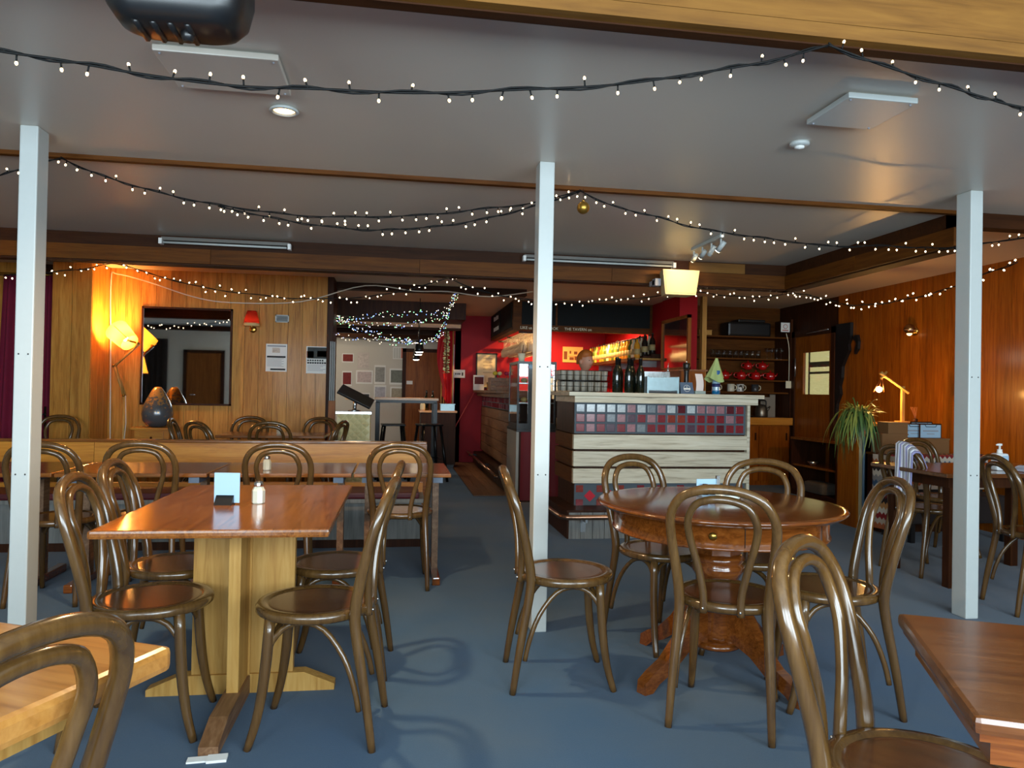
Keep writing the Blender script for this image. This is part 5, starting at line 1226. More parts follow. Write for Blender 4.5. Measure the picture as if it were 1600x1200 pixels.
for i, (x, y, z) in enumerate(((0.32, 10.36, 1.75), (0.33, 11.12, 1.75), (0.35, 13.0, 1.75))):
    lab = ['black pendant lamp nearest in the rear room', 'black pendant lamp in the middle of the rear room row', 'black pendant lamp farthest in the rear room'][i]
    t = thing('pendant_lamp', lab, 'lamp', (x, y, 0))
    ob('cord', MB().tube([(0, 0, z + 0.16), (0, 0, 2.5 if y < 10.7 else 2.26)], 0.005, 5), M['black'], t)
    ob('lamp_shade', MB().lathe([(0.068, z), (0.062, z + 0.04), (0.045, z + 0.15), (0.02, z + 0.165), (0.0001, z + 0.166)], 20), M['black'], t)
    ob('bulb', MB().lathe([(0.0001, z - 0.014), (0.04, z - 0.010), (0.06, z + 0.004)], 16), emis('pendant_disc', (1, 0.86, 0.6, 1), 14.0, False) if i == 0 else bpy.data.materials['pendant_disc'], t)
    spot('pendant_beam', (x, y, z - 0.02), (x, y, 0), 9, (1.0, 0.8, 0.55), 150, 0.6, 0.03)
point('rear_room_light', (-1.6, 13.2, 2.17), 75, (1.0, 0.84, 0.62), 0.15)  # unseen light and its globe, added to brighten the rear room
t = thing('ceiling_globe', 'white ceiling globe light in the rear room', 'light', (-1.6, 13.2, 2.17)); ob('globe', MB().ball((0, 0, 0), 0.09, 16), shade_mat('opal_glass', S(240, 236, 226), (0.9, 0.88, 0.8, 1)), t); ob('mount', MB().lathe([(0.05, 0.08), (0.05, 0.09)], 12), M['white'], t)
NB = [(-1.06, -0.83, 1.72, 1.90, (130, 50, 44), 'red food photo pinned high at the jamb side'), (-1.05, -0.86, 1.25, 1.55, (120, 40, 40), 'dark red card pinned at the jamb side'), (-0.98, -0.86, 0.98, 1.2, (240, 206, 160), 'cream note pinned lowest at the jamb side'),
      (-0.76, -0.53, 1.6, 1.93, (206, 196, 190), 'pale drawing pinned above the flower card'), (-0.78, -0.45, 1.3, 1.57, (196, 180, 178), 'pale flower card pinned under the drawing'), (-0.42, -0.2, 1.3, 1.68, (150, 150, 146), 'framed portrait print on the notice wall'),
      (-0.12, 0.2, 1.3, 1.62, (120, 124, 116), 'large photo collage on the notice wall'), (-0.1, 0.2, 0.99, 1.25, (170, 160, 140), 'sepia landscape print under the collage'), (-0.42, -0.18, 0.93, 1.28, (180, 180, 190), 'pale certificate under the portrait print'),
      (-0.67, -0.5, 0.87, 1.12, (60, 62, 64), 'dark poster low on the notice wall')]
for x0, x1, z0, z1, c, lab in NB:
    t = thing('pinned_print', lab, 'notice', ((x0 + x1) / 2, YB - 0.001, z0 + 0.02))
    w, h = (x1 - x0) / 2, z1 - z0
    ob('sheet', MB().box(-w, w, -0.006, 0, 0, h), M['paper'] if sum(c) < 560 else mat('note_paper', S(*c), 0.8), t)
    ob('printed_image', MB().box(-w * 0.84, w * 0.84, -0.009, -0.006, h * 0.12, h * 0.9), mat('print_image', S(*c), 0.8, noise=0.5, nscale=25), t)
t = thing('wall_calendar', 'white year calendar with a red column on the notice wall', 'calendar', (0.07, YB - 0.001, 1.83))
ob('sheet', MB().box(-0.13, 0.13, -0.006, 0, 0, 0.25), M['paper'], t)
for i in range(5): ob('printed_column', MB().box(-0.115 + i * 0.048, -0.08 + i * 0.048, -0.008, -0.006, 0.02, 0.23), mat('calendar_red', S(214, 130, 110), 0.8) if i == 3 else mat('calendar_grey', S(206, 206, 200), 0.8), t)

# ------------------------------------------------------------------ alcove shelves right of the bar
t = thing('alcove_shelf_unit', 'dark timber alcove with four open shelves', 'shelf', (0, 0, 0))
for z in (2.05, 1.745, 1.447, 1.28): ob('shelf', MB().box(4.0, 5.42, 9.55, 9.94, z - 0.02, z), M['bulk'], t)
for x_ in (5.42, 3.97): ob('side_panel', MB().box(x_, x_ + 0.03, 9.5, 9.94, 0, 2.3), M['dark_wood'], t)
t = thing('alcove_cupboard', 'honey timber base cupboard under the alcove shelves', 'cupboard', (0, 0, 0))
ob('worktop', MB().box(4.0, 5.42, 9.42, 9.94, 0.83, 0.93), M['pine_x'], t)
ob('carcass', MB().box(4.02, 5.4, 9.48, 9.92, 0, 0.83), M['plank_r'], t)
for i in range(3):
    dr = ob('door', MB().box(4.04 + i * 0.455, 4.485 + i * 0.455, 9.462, 9.48, 0.06, 0.81), M['plank_r'], t)
    ob('handle', MB().box(4.43 + i * 0.455, 4.445 + i * 0.455, 9.44, 9.462, 0.62, 0.72), M['dark_wood'], dr)
gl = mesh(MB().lathe([(0.03, 0), (0.029, 0.003), (0.004, 0.008), (0.004, 0.07), (0.028, 0.1), (0.033, 0.15), (0.031, 0.15), (0.0001, 0.08)], 12), 'stem_glass', M['glass'])
tg_ = mesh(MB().lathe([(0.03, 0), (0.037, 0.12), (0.035, 0.12), (0.028, 0.005), (0.0001, 0.005)], 12), 'beer_glass', M['glass'])
for i in range(9):
    o = ob('beer_glass', tg_, None, None, (4.35 + i * 0.085, 9.68, 1.7465)); tag(o, 'clear tumbler on the alcove shelf', 'glass', 'tumblers on the alcove shelf')
for i in range(4):
    o = ob('stem_glass', gl, None, None, (5.13 + i * 0.072, 9.62, 1.7465)); tag(o, 'clear stemmed glass on the alcove shelf', 'glass', 'stemmed glasses on the alcove shelf')
potm = mesh(MB().lathe([(0.04, 0), (0.06, 0.02), (0.066, 0.06), (0.055, 0.1), (0.03, 0.112), (0.01, 0.118), (0.012, 0.135), (0.0001, 0.14)], 18).tube([(0.055, 0, 0.05), (0.09, 0, 0.07), (0.105, 0, 0.1)], [0.014, 0.01, 0.008], 8), 'teapot_body', mat('red_enamel', S(176, 22, 22), 0.2, coat=0.5))
for i, (x, y, z, lab) in enumerate(((4.55, 9.7, 1.4485, 'red teapot standing apart on the alcove shelf'), (4.79, 9.7, 1.4485, 'red teapot in the row, nearest the lone one'), (5.01, 9.7, 1.4485, 'red teapot in the middle of the lower row'), (5.23, 9.7, 1.4485, 'red teapot at the door end of the lower row'), (4.90, 9.72, 1.592, 'red teapot stacked on top, nearer the bar'), (5.12, 9.72, 1.592, 'red teapot stacked on top, nearer the door'))):
    b = thing('teapot', lab, 'teapot', (x, y, z), 0, 'red teapots'); b.scale = (0.92,) * 3 if i > 3 else (1, 1, 1); ob('body', potm, None, b)
    ob('handle', MB().tube(smooth_path([(-0.055, 0, 0.03), (-0.1, 0, 0.045), (-0.1, 0, 0.09), (-0.052, 0, 0.098)], 3), 0.007, 6), bpy.data.materials['red_enamel'], b)
for i, (x, c, lab) in enumerate(((4.4, (180, 140, 60), 'amber mug on the low alcove shelf'), (4.62, (220, 216, 196), 'cream mug on the low alcove shelf'), (4.76, (226, 226, 220), 'white mug with black spots on the low alcove shelf'), (4.98, (60, 60, 62), 'grey mug on the low alcove shelf'))):
    b = thing('mug', lab, 'mug', (x, 9.66, 1.2815)); ob('body', MB().lathe([(0.045, 0), (0.05, 0.01), (0.05, 0.105), (0.046, 0.105), (0.044, 0.012), (0.0001, 0.01)], 18), two_tone('spotted_glaze', S(*c), S(20, 20, 20), 26, 0.56, 0.3) if i == 2 else mat('mug_glaze', S(*c), 0.3), b)
    ob('handle', MB().tube(smooth_path([(0.048, 0, 0.02), (0.08, 0, 0.035), (0.08, 0, 0.075), (0.048, 0, 0.09)], 3), 0.006, 6), M['cream'], b)
t = thing('white_jug', 'white jug at the end of the teapot shelf', 'jug', (4.35, 9.68, 1.4485)); ob('body', MB().lathe([(0.045, 0), (0.06, 0.03), (0.05, 0.09), (0.04, 0.115)], 16), M['cream'], t); ob('handle', MB().tube(smooth_path([(0.05, 0, 0.03), (0.09, 0, 0.05), (0.045, 0, 0.1)], 3), 0.007, 6), M['cream'], t)
t = thing('black_case', 'black equipment case on the top alcove shelf', 'case', (4.9, 9.74, 2.0515)); ob('shell', MB().box(-0.36, 0.28, -0.14, 0.14, 0, 0.2, bev=0.03), M['black'], t); ob('lid', MB().box(-0.2, 0.2, -0.12, 0.12, 0.2, 0.24, bev=0.01), M['black'], t)
t = thing('wooden_box', 'small timber box on the top alcove shelf', 'box', (4.2, 9.64, 2.0515)); ob('body', MB().box(-0.09, 0.09, -0.06, 0.06, 0, 0.06), M['pine'], t); ob('lid', MB().box(-0.095, 0.095, -0.065, 0.065, 0.06, 0.07), M['pine'], t)
t = thing('kettle', 'steel kettle on the alcove worktop', 'kettle', (5.08, 9.66, 0.93)); ob('body', MB().lathe([(0.085, 0), (0.09, 0.02), (0.085, 0.12), (0.06, 0.17), (0.02, 0.18)], 20), mat('dull_steel', S(120, 112, 100), 0.3, 0.8), t); ob('handle', MB().tube(smooth_path([(-0.07, 0, 0.15), (-0.06, 0, 0.23), (0.06, 0, 0.23), (0.07, 0, 0.15)], 4), 0.01, 6), M['black'], t); ob('spout', MB().tube([(0.08, 0, 0.09), (0.13, 0, 0.15)], [0.02, 0.012], 8), bpy.data.materials['dull_steel'], t)
t = thing('chopping_board', 'grey chopping board leaning in the alcove', 'board', (5.24, 9.8, 0.93)); ob('board', MB().box(-0.1, 0.12, -0.01, 0.01, 0, 0.28), mat('grey_board_plastic', S(140, 130, 116), 0.5), t); ob('grip', MB().box(0.04, 0.12, -0.01, 0.01, 0.28, 0.32), bpy.data.materials['grey_board_plastic'], t)
t = thing('serving_tray', 'dark serving tray on the alcove worktop', 'tray', (4.78, 9.62, 0.93)); ob('tray_base', MB().lathe([(0.0001, 0), (0.15, 0.002), (0.16, 0.02), (0.155, 0.02), (0.145, 0.008), (0.0001, 0.006)], 24), M['black'], t)
t = thing('no_smoking_sign', 'small white square sign beside the alcove', 'sign', (5.33, 9.49, 2.12)); ob('plate', MB().box(-0.065, 0.065, 0, 0.008, 0, 0.13), M['paper'], t); ob('printed_symbol', MB().tube([(0.03 * math.cos(a * math.pi / 8), -0.001, 0.075 + 0.03 * math.sin(a * math.pi / 8)) for a in range(16)], 0.004, 4, cyclic=True).box(-0.045, 0.045, -0.001, 0, 0.015, 0.03), mat('faded_red_ink', S(190, 120, 110), 0.7), t)
t = thing('wall_socket', 'cream power socket with a hanging cord beside the alcove', 'socket', (5.39, 9.49, 1.34)); ob('plate', MB().box(-0.04, 0.04, 0, 0.01, 0, 0.1, bev=0.003), M['cream'], t); ob('power_cord', MB().tube(smooth_path([(0, -0.005, 0.09), (0.0, -0.006, 0.4), (-0.01, -0.006, 0.6), (-0.05, -0.006, 0.76)], 3), 0.005, 5), M['cream'], t)

# ------------------------------------------------------------------ by the panelled right wall
t = thing('timber_slab', 'black live-edge timber slab hung on the panelled wall', 'wall art', (XR - 0.018, 8.30, 0.95))
edge = [(0.0, 0.0), (0.0, 1.19)]; 
right = [(-0.30, 1.19), (-0.30, 1.0), (-0.26, 0.93), (-0.27, 0.85), (-0.20, 0.76), (-0.14, 0.66), (-0.13, 0.52), (-0.09, 0.42), (-0.11, 0.32), (-0.04, 0.2), (-0.02, 0.05)]
My2 = Matrix(((0, 0, 1, 0), (1, 0, 0, 0), (0, 1, 0, 0), (0, 0, 0, 1)))
ob('slab', MB().prism([(a + 0.18, b_) for a, b_ in [(0.0, 0.0), (0.0, 1.19)] + right], -0.04, 0.0, My2), M['black'], t)
ob('carved_figure', MB().prism([(-0.16, 0.98), (-0.19, 1.03), (-0.245, 1.03), (-0.27, 0.95), (-0.26, 0.86), (-0.2, 0.8), (-0.2, 0.86), (-0.23, 0.92), (-0.21, 0.96)], -0.035, 0.0, My2), M['black'], t)
t = thing('eyeball_sconce', 'round brass wall lamp on the panelled wall', 'lamp', (XR - 0.016, 7.10, 1.95))
ob('wall_plate', MB().lathe([(0.05, 0), (0.05, 0.015), (0.02, 0.03)], 18, M=Matrix.Rotation(math.radians(-90), 4, 'Y')), M['brass'], t)
ob('globe', MB().ball((-0.07, 0, 0.02), 0.055, 16), mat('brown_brass', S(150, 110, 64), 0.25, 0.9), t)
ob('chrome_band', MB().lathe([(0.057, 0.0), (0.057, 0.012)], 20, (-0.07, 0, 0.0)), M['chrome'], t)
ob('bulb', MB().ball((-0.07, 0, -0.025), 0.028, 10), emis('sconce_glow', (1, 0.6, 0.25, 1), 3.0, False), t)
t = thing('open_shelf', 'low open shelf unit against the panelled wall under the door window', 'shelf', (5.22, 7.7, 0))
ob('top_board', MB().box(-0.24, 0.24, 0, 1.0, 0.69, 0.72), M['red_oak'], t)
ob('shelf_board', MB().box(-0.22, 0.24, 0.02, 0.98, 0.36, 0.385), M['red_oak'], t)
for y_ in (0.97, 0.0): ob('side_panel', MB().box(-0.24, 0.235, y_, y_ + 0.03, 0, 0.69), M['dark_wood'], t)
ob('back_panel', MB().box(0.235, 0.245, 0, 1.0, 0, 0.69), M['dark_wood'], t)
ob('bottom_board', MB().box(-0.24, 0.24, 0.03, 0.97, 0.0, 0.06), M['dark_wood'], t)
t = thing('folded_linen', 'folded grey linen on the bottom of the open shelf', 'linen', (5.1, 8.2, 0.0615)); ob('cloth_fold', MB().box(-0.12, 0.1, -0.2, 0.2, 0, 0.14, bev=0.04), mat('dim_linen', S(90, 84, 76), 0.9), t)
t = thing('metal_bowl', 'small metal bowl on the open shelf', 'bowl', (5.08, 8.35, 0.3865)); ob('bowl_wall', MB().lathe([(0.03, 0), (0.07, 0.05), (0.066, 0.05), (0.028, 0.006), (0.0001, 0.006)], 18), M['steel'], t)

t = thing('waiter_station', 'tall open timber waiter station carrying plant and lamp', 'cabinet', (4.3, 6.34, 0))
ob('side_panel', MB().box(0, 0.025, 0, 0.30, 0, 0.96), M['plank_r'], t)
ob('top_board', MB().box(-0.005, 0.72, -0.01, 0.31, 0.96, 0.985), M['pine_x'], t)
ob('front_stile', MB().box(0.026, 0.09, 0.0, 0.025, 0, 0.96), mat('pale_painted_stile', S(186, 168, 132), 0.5), t)
ob('end_panel', MB().box(0.69, 0.715, 0, 0.30, 0, 0.96), M['plank_r'], t)
ob('back_panel', MB().box(0.025, 0.69, 0.28, 0.3, 0, 0.96), M['black'], t)
ob('bottom_board', MB().box(0.025, 0.69, 0, 0.28, 0.02, 0.08), M['pine_x'], t)
t = thing('blue_tube', 'slim pale blue rolled chart leaning on the waiter station', 'tube', (4.36, 6.318, 0)); ob('roll', MB().tube([(0, 0, 0.12), (0, 0, 0.86)], 0.012, 8), mat('pale_blue_plastic', S(96, 124, 146), 0.4), t); ob('orange_cap', MB().tube([(0, 0, 0.86), (0, 0, 0.92)], 0.011, 8).tube([(0, 0, 0), (0, 0, 0.12)], 0.011, 8), mat('orange_plastic', S(206, 110, 50), 0.5), t)
t = thing('menu_counter', 'low brown counter in front of the waiter station', 'counter', (4.40, 6.12, 0))
ob('body', MB().box(0, 0.74, 0, 0.2, 0, 0.70), M['dark_wood'], t); ob('top_board', MB().box(-0.01, 0.75, -0.01, 0.21, 0.70, 0.72), M['bulk'], t)
brn = mat('brown_card', S(122, 84, 46), 0.7)
for (x0, x1, z0, z1, lab) in ((4.42, 4.68, 0.72, 0.9, 'brown menu box at the plant end of the counter'), (4.48, 4.68, 0.9, 1.005, 'smaller brown box stacked on the menu box'), (4.70, 5.11, 0.72, 0.86, 'wide brown menu box carrying the clipboards')):
    t = thing('menu_box', lab, 'box', ((x0 + x1) / 2, 6.22, z0)); w = (x1 - x0) / 2
    ob('body', MB().box(-w, w, -0.08, 0.08, 0, (z1 - z0) - 0.012, bev=0.003), brn, t); ob('lid', MB().box(-w - 0.004, w + 0.004, -0.084, 0.084, (z1 - z0) - 0.012, z1 - z0), brn, t)
for i, (x, y, lab) in enumerate(((4.82, 6.235, 'clipboard standing on the menu box, nearer the plant'), (4.96, 6.20, 'clipboard standing in front on the menu box'), (4.92, 6.27, 'clipboard standing at the back on the menu box'))):
    t = thing('clipboard', lab, 'clipboard', (x, y, 0.86)); h = 0.135 + 0.015 * (i == 2)
    ob('board', MB().box(-0.115, 0.115, 0, 0.006, 0, h), M['dark_wood'], t); ob('sheet', MB().box(-0.105, 0.105, -0.002, 0, 0.003, h - 0.012), M['paper_blue'], t)
    ob('clip', MB().tube([(-0.06, -0.004, h - 0.012), (-0.05, -0.006, h - 0.03), (0.05, -0.006, h - 0.03), (0.06, -0.004, h - 0.012)], 0.003, 5), M['black_metal'], t)
    ob('printed_line', MB().box(-0.08, 0.08, -0.003, -0.002, 0.06, 0.072).box(-0.04, 0.04, -0.003, -0.002, 0.035, 0.042), M['ink_grey'], t)
# spider plant
t = thing('spider_plant', 'trailing green spider plant on the waiter station', 'plant', (4.39, 6.43, 0.9865))
ob('pot', MB().lathe([(0.06, 0), (0.085, 0.09), (0.078, 0.09), (0.06, 0.07), (0.0001, 0.07)], 18), M['dark_wood'], t)
leafm = [mat('leaf_%s' % n_, S(*c), 0.45) for n_, c in (('deep', (56, 86, 44)), ('mid', (82, 112, 54)), ('lime', (140, 150, 70)))]
lm = []
for k in range(6):
    reach = 0.17 + 0.05 * (k % 3); drop = 0.28 + 0.07 * (k % 4); up = 0.05 + 0.03 * (k % 2)
    def lf(u, v, reach=reach, drop=drop, up=up):
        s = v; x = reach * (1 - (1 - s) ** 2); z = 0.06 + up * math.sin(math.pi * min(1, s * 1.6)) - drop * s ** 2.2
        w = 0.0062 * math.sin(math.pi * (0.12 + 0.88 * s)) + 0.001
        return (x, (u - 0.5) * 2 * w, z + 0.004 * abs(u - 0.5))
    lm.append(mesh(MB().grid(lf, 2, 9), 'leaf', leafm[k % 3]))
lu = []
for k in range(3):
    lu.append(mesh(MB().grid(lambda u, v, k=k: (0.13 * v + 0.02 * k * v, (u - 0.5) * 0.011 * math.sin(math.pi * (0.12 + 0.88 * v)), 0.06 + (0.13 - 0.02 * k) * math.sin(2.3 * v)), 2, 7), 'leaf', leafm[2 - k % 2]))
for i in range(190):
    a = R.uniform(0, 2 * math.pi)
    if i < 120: a = math.radians(R.uniform(172, 268) if i < 95 else R.uniform(268, 330))
    o = ob('leaf', R.choice(lm) if i < 95 else R.choice(lu), None, t, (0.045 * math.cos(a) + (R.uniform(-0.02, 0.03) if i < 120 else 0), 0.04 * math.sin(a), R.uniform(0.01, 0.03)))
    s = R.uniform(0.6, 1.12); o.scale = (s * R.uniform(0.8, 1.25), 1, s * (R.uniform(0.6, 1.1) if not 95 <= i < 120 else 0.5)); o.rotation_euler = (R.uniform(-0.25, 0.25), R.uniform(-0.18, 0.12), a)
# timber desk lamp
t = thing('desk_lamp', 'lit timber desk lamp with a bare copper caged bulb', 'lamp', (4.93, 6.55, 0.985))
ob('base', MB().box(-0.05, 0.05, -0.05, 0.05, 0, 0.02, bev=0.004), M['pine'], t)
ob('post', MB().box(-0.014, 0.014, -0.014, 0.014, 0.02, 0.36), M['pine'], t)
ob('arm', MB().tube([(0.05, -0.02, 0.295), (-0.235, -0.02, 0.47)], 0.014, 4, smooth=False), M['pine'], t)
ob('head_block', MB().tube([(-0.255, -0.02, 0.49), (-0.215, -0.02, 0.45)], 0.02, 6).tube([(-0.19, -0.02, 0.5), (-0.25, -0.02, 0.43)], 0.014, 4), M['pine'], t)
cg = MB()
for k in range(6):
    a = k * math.pi / 3; cg.tube([(-0.245 + 0.01 * math.cos(a), -0.02 + 0.01 * math.sin(a), 0.43), (-0.275 + 0.055 * math.cos(a), -0.02 + 0.055 * math.sin(a), 0.30)], 0.003, 4)
ob('cage', cg, mat('copper_wire', S(196, 120, 70), 0.3, 0.9), t)
ob('bulb', MB().ball((-0.27, -0.02, 0.325), 0.028, 10), emis('desk_bulb', (1, 0.68, 0.3, 1), 40.0), t)
point('desk_lamp_light', (4.66, 6.53, 1.30), 48, (1.0, 0.50, 0.13), 0.03)
t = thing('reed_diffuser', 'small jar of thin reeds beside the desk lamp', 'diffuser', (4.985, 6.44, 0.985)); ob('jar', MB().lathe([(0.022, 0), (0.024, 0.04), (0.012, 0.05)], 12), M['dark_wood'], t)
for k in range(5): ob('reed', MB().tube([(0, 0, 0.04), (0.05 * (k - 2) / 2, 0.01 * k, 0.16)], 0.002, 4), mat('reed_brown', S(150, 90, 50), 0.7) if k == 0 else bpy.data.materials['reed_brown'], t)
# settee with crochet blanket
t = thing('settee', 'dark settee behind the wall table', 'settee', (4.78, 5.82, 0))
ob('back', MB().box(-0.46, 0.5, 0.1, 0.22, 0.1, 0.70, bev=0.03), mat('dark_fabric', S(40, 32, 30), 0.9), t)
ob('seat', MB().box(-0.46, 0.5, -0.2, 0.12, 0.16, 0.40, bev=0.03), bpy.data.materials['dark_fabric'], t)
for x in (-0.42, 0.46):
    for y in (-0.16, 0.18): ob('leg', MB().box(x - 0.02, x + 0.02, y - 0.02, y + 0.02, 0, 0.2), M['black'], t)
t = thing('crochet_blanket', 'zigzag crochet blanket over the settee back', 'blanket', (4.78, 5.82, 0))
CB = [(196, 180, 160), (176, 96, 54), (40, 30, 28), (214, 206, 190), (150, 150, 150), (70, 100, 130), (196, 186, 170), (120, 30, 34), (44, 34, 32), (206, 150, 90), (226, 218, 200), (150, 40, 40)]
bl = MB(); rows = 26
def bz(d): # distance along drape -> (y, z)
    if d < 0.30: return (0.085 - 0.006 * math.sin(d * 9), 0.42 + d)
    if d < 0.46: k = (d - 0.30) / 0.16; return (0.085 + 0.155 * k, 0.72 + 0.012 * math.sin(math.pi * k))
    return (0.24, 0.72 - (d - 0.46))
nz_ = 44
for r_ in range(rows):
    bl.mi = r_ % len(CB)
    def fn(u, v, r_=r_):
        x = -0.48 + 1.0 * u
        zig = 0.012 * (1 if (round(u * nz_) % 2) else -1)
        d = max(0.0, min(1.05, (r_ + v) * 1.05 / rows + (zig if 0 < r_ + v < rows else 0)))
        y, z = bz(d); return (x, y, z)
    bl.grid(fn, nz_, 1, False)
ob('crochet_cloth', bl, [mat('yarn_%d' % i, S(*c), 0.95) for i, c in enumerate(CB)], t)
bl2 = MB(); rows = 14
for r_ in range(rows):
    bl2.mi = r_ % len(CB)
    bl2.grid(lambda u, v, r_=r_: (-0.485 - 0.01 * math.sin(u * 8), -0.1 + 0.36 * u, 0.72 - 0.66 * max(0, min(1, (r_ + v + (0.25 if round(u * 16) % 2 else -0.25) * (0 < r_ + v < rows)) / rows))), 16, 1, False)
ob('crochet_side', bl2, [bpy.data.materials['yarn_%d' % i] for i in range(len(CB))], t)

# ------------------------------------------------------------------ string lights
def bulb_mesh(name, stem, r_, glow):
    mb = MB(); mb.tube([(0, 0, 0), (0, 0, stem)], r_ * 0.62, 6); mb.mi = 1; mb.ball((0, 0, stem + r_ * 0.9), r_, 8, sz=1.35)
    return mesh(mb, name, [M['cable'], glow])
BIG = bulb_mesh('fairy_bulb', 0.020, 0.0040, M['bulb']); MID = bulb_mesh('fairy_bulb', 0.018, 0.0050, emis('fairy_bulb_mid', (1.0, 0.74, 0.42, 1), 6.0, False)); FAR = bulb_mesh('fairy_bulb', 0.016, 0.0058, emis('fairy_bulb_far', (1.0, 0.78, 0.5, 1), 5.0, False))
def strand(label, paths, me, step, rad_, jitter=0.35, group='warm white fairy lights'):
    t = thing('string_light', label, 'string light', (0, 0, 0), group=group)
    for pi_, pts in enumerate(paths):
        P = smooth_path(pts, 6)
        ob('cable', MB().tube(P, rad_, 5), M['cable'], t)
        P2 = [p + Vector((0, 0.006 * math.sin(i * 0.9), 0.007 * math.cos(i * 0.9))) for i, p in enumerate(P)]
        ob('cable', MB().tube(P2, rad_ * 0.8, 5), M['cable'], t)
        acc = step * 0.5
        for i in range(len(P) - 1):
            L_ = (P[i + 1] - P[i]).length
            while acc < L_:
                p = P[i].lerp(P[i + 1], acc / L_)
                up = R.random() < 0.4
                if jitter > 0.5: p = p + Vector((0, R.uniform(-0.01, 0.01), R.uniform(-0.022, 0.022)))
                o = ob('bulb', me, None, t, p)
                o.rotation_euler = ((0 if up else math.pi) + R.uniform(-jitter, jitter), R.uniform(-jitter, jitter), 0)
                acc += step * R.uniform(0.75, 1.25)
            acc -= L_
    return t
A1 = [(-1.9, 2.02, 2.27), (-1.5, 2.02, 2.14), (-1.08, 2.02, 2.06), (-0.85, 2.02, 2.04), (-0.65, 2.02, 2.02), (-0.43, 2.02, 2.01), (-0.21, 2.02, 2.02), (0.04, 2.02, 2.03), (0.3, 2.02, 2.06), (0.6, 2.02, 2.1), (0.87, 2.02, 2.16), (1.07, 2.02, 2.21), (1.26, 2.02, 2.275)]
A2 = [(1.26, 2.02, 2.275), (1.44, 2.02, 2.23), (1.64, 2.02, 2.19), (1.79, 2.02, 2.16), (1.93, 2.02, 2.14), (2.3, 2.02, 2.12), (2.9, 2.02, 2.25)]
strand('dark fairy light strand hung from the front ceiling beam', [A1, A2], BIG, 0.088, 0.0036)
B1 = [(-2.7, 4.06, 2.18), (-2.16, 4.06, 2.2), (-1.99, 4.06, 2.26), (-1.87, 4.06, 2.31), (-1.71, 4.06, 2.368)]
B2 = [(-1.71, 4.06, 2.368), (-1.54, 4.06, 2.3), (-1.32, 4.06, 2.24), (-1.07, 4.06, 2.19), (-0.81, 4.06, 2.16), (-0.52, 4.06, 2.14), (-0.22, 4.06, 2.15), (0.13, 4.06, 2.18), (0.44, 4.06, 2.23), (0.73, 4.06, 2.28), (1.01, 4.06, 2.368)]
B3 = [(-0.94, 4.055, 2.165), (-0.68, 4.05, 2.12), (-0.42, 4.05, 2.09), (-0.15, 4.05, 2.08), (0.06, 4.05, 2.1), (0.27, 4.05, 2.13), (0.52, 4.05, 2.19), (0.77, 4.05, 2.27), (1.01, 4.055, 2.36)]
B4 = [(1.01, 4.06, 2.368), (1.22, 4.06, 2.29), (1.45, 4.06, 2.25), (1.68, 4.06, 2.2), (1.96, 4.06, 2.17), (2.24, 4.06, 2.15), (2.57, 4.06, 2.13), (2.91, 4.06, 2.15), (3.17, 4.06, 2.15), (3.44, 4.06, 2.17), (3.88, 4.06, 2.25), (4.4, 4.06, 2.34)]
strand('dark fairy light strand swagged along the ceiling batten', [B1, B2, B3, B4], MID, 0.065, 0.0032)
C1 = [(-3.6, 6.32, 2.02), (-3.17, 6.32, 2.05), (-2.94, 6.32, 2.07), (-2.71, 6.32, 2.1), (-2.48, 6.32, 2.13), (-2.23, 6.32, 2.185), (-1.95, 6.32, 2.11), (-1.55, 6.32, 2.02), (-1.15, 6.32, 1.98), (-0.79, 6.32, 1.96), (-0.32, 6.32, 1.99), (0.05, 6.32, 2.06), (0.43, 6.32, 2.185)]
C2 = [(0.43, 6.32, 2.185), (0.7, 6.32, 2.09), (0.99, 6.32, 2.04), (1.33, 6.32, 2.02), (1.68, 6.32, 2.03), (2.15, 6.32, 2.08), (2.51, 6.32, 2.14), (2.75, 6.32, 2.15), (3.0, 6.32, 2.13), (3.37, 6.32, 2.14), (3.62, 6.32, 2.185)]
C3 = [(3.62, 6.32, 2.185), (3.62, 6.1, 2.14), (3.62, 5.79, 2.06), (3.62, 5.43, 1.97), (3.62, 5.04, 1.94), (3.62, 4.69, 1.94), (3.62, 4.39, 1.96), (3.62, 4.07, 2.01), (3.62, 3.83, 2.04)]
strand('dark fairy light strand swagged under the rear bulkhead', [C1, C2, C3], FAR, 0.052, 0.0028, 0.9)
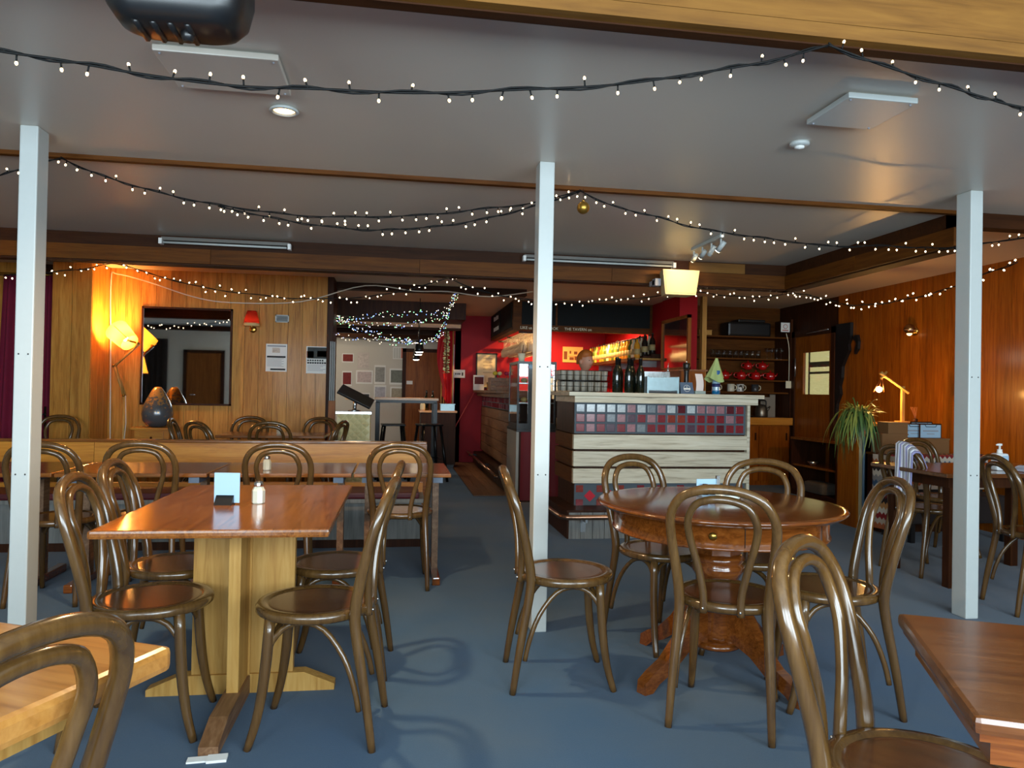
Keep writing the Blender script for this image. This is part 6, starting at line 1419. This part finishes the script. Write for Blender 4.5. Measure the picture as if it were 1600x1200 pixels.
# coloured lights in the opening: far too fine to pick apart
t = thing('coloured_string_light', 'multicoloured fairy lights swagged across the rear opening', 'string light', (0, 0, 0))
Dp = [[(-0.715, 9.1, 2.06), (-0.47, 9.1, 2.09), (-0.16, 9.1, 2.13), (0.24, 9.1, 2.16), (0.60, 9.1, 2.22), (0.74, 9.1, 2.42)], [(-0.715, 9.1, 2.05), (-0.47, 9.1, 1.94), (-0.15, 9.1, 1.86), (0.17, 9.1, 1.81), (0.44, 9.1, 1.83), (0.58, 9.1, 1.97), (0.68, 9.1, 2.42)], [(-0.715, 9.12, 2.07), (-0.39, 9.12, 2.01), (0.0, 9.12, 2.0), (0.32, 9.12, 2.08), (0.6, 9.12, 2.16), (0.72, 9.12, 2.42)], [(-0.715, 9.14, 2.04), (-0.3, 9.14, 1.91), (0.1, 9.14, 1.83), (0.46, 9.14, 1.86), (0.6, 9.14, 2.1), (0.7, 9.14, 2.42)], [(-0.715, 9.06, 1.85), (-0.3, 9.06, 1.81), (0.1, 9.06, 1.79), (0.17, 9.08, 1.81)]]
cols = [(0.2, 0.35, 1.0, 1), (1.0, 0.85, 0.6, 1), (0.3, 1.0, 0.4, 1), (0.7, 0.7, 1.0, 1), (1.0, 0.8, 0.5, 1)]
cb = [MB() for _ in cols]
for P in Dp:
    Q = smooth_path(P, 8)
    ob('cable', MB().tube(Q, 0.004, 4), M['cable'], t)
    for i in range(len(Q) - 1):
        for k in range(2):
            p = Q[i].lerp(Q[i + 1], R.random()) + Vector((R.uniform(-0.01, 0.01), R.uniform(-0.02, 0.02), R.uniform(-0.035, 0.035)))
            cb[R.randrange(len(cols))].ball(p, R.uniform(0.004, 0.0065), 6)
for c_, mb in zip(cols, cb):
    o = ob('tiny_bulbs', mb, emis('colour_bulb', c_, 2.2, False), t); o['kind'] = 'stuff'
# gold bauble
t = thing('gold_bauble', 'matt gold bauble hanging from the ceiling batten', 'bauble', (1.031, 4.05, 2.27))
ob('globe', MB().ball((0, 0, 0), 0.036, 20), mat('matt_gold', S(176, 136, 60), 0.35, 0.9), t)
ob('cap', MB().lathe([(0.009, 0.034), (0.009, 0.044), (0.0001, 0.045)], 10), M['brass'], t)
ob('hanger', MB().tube([(0, 0, 0.044), (0, 0.01, 0.11)], 0.0015, 4), M['cable'], t)
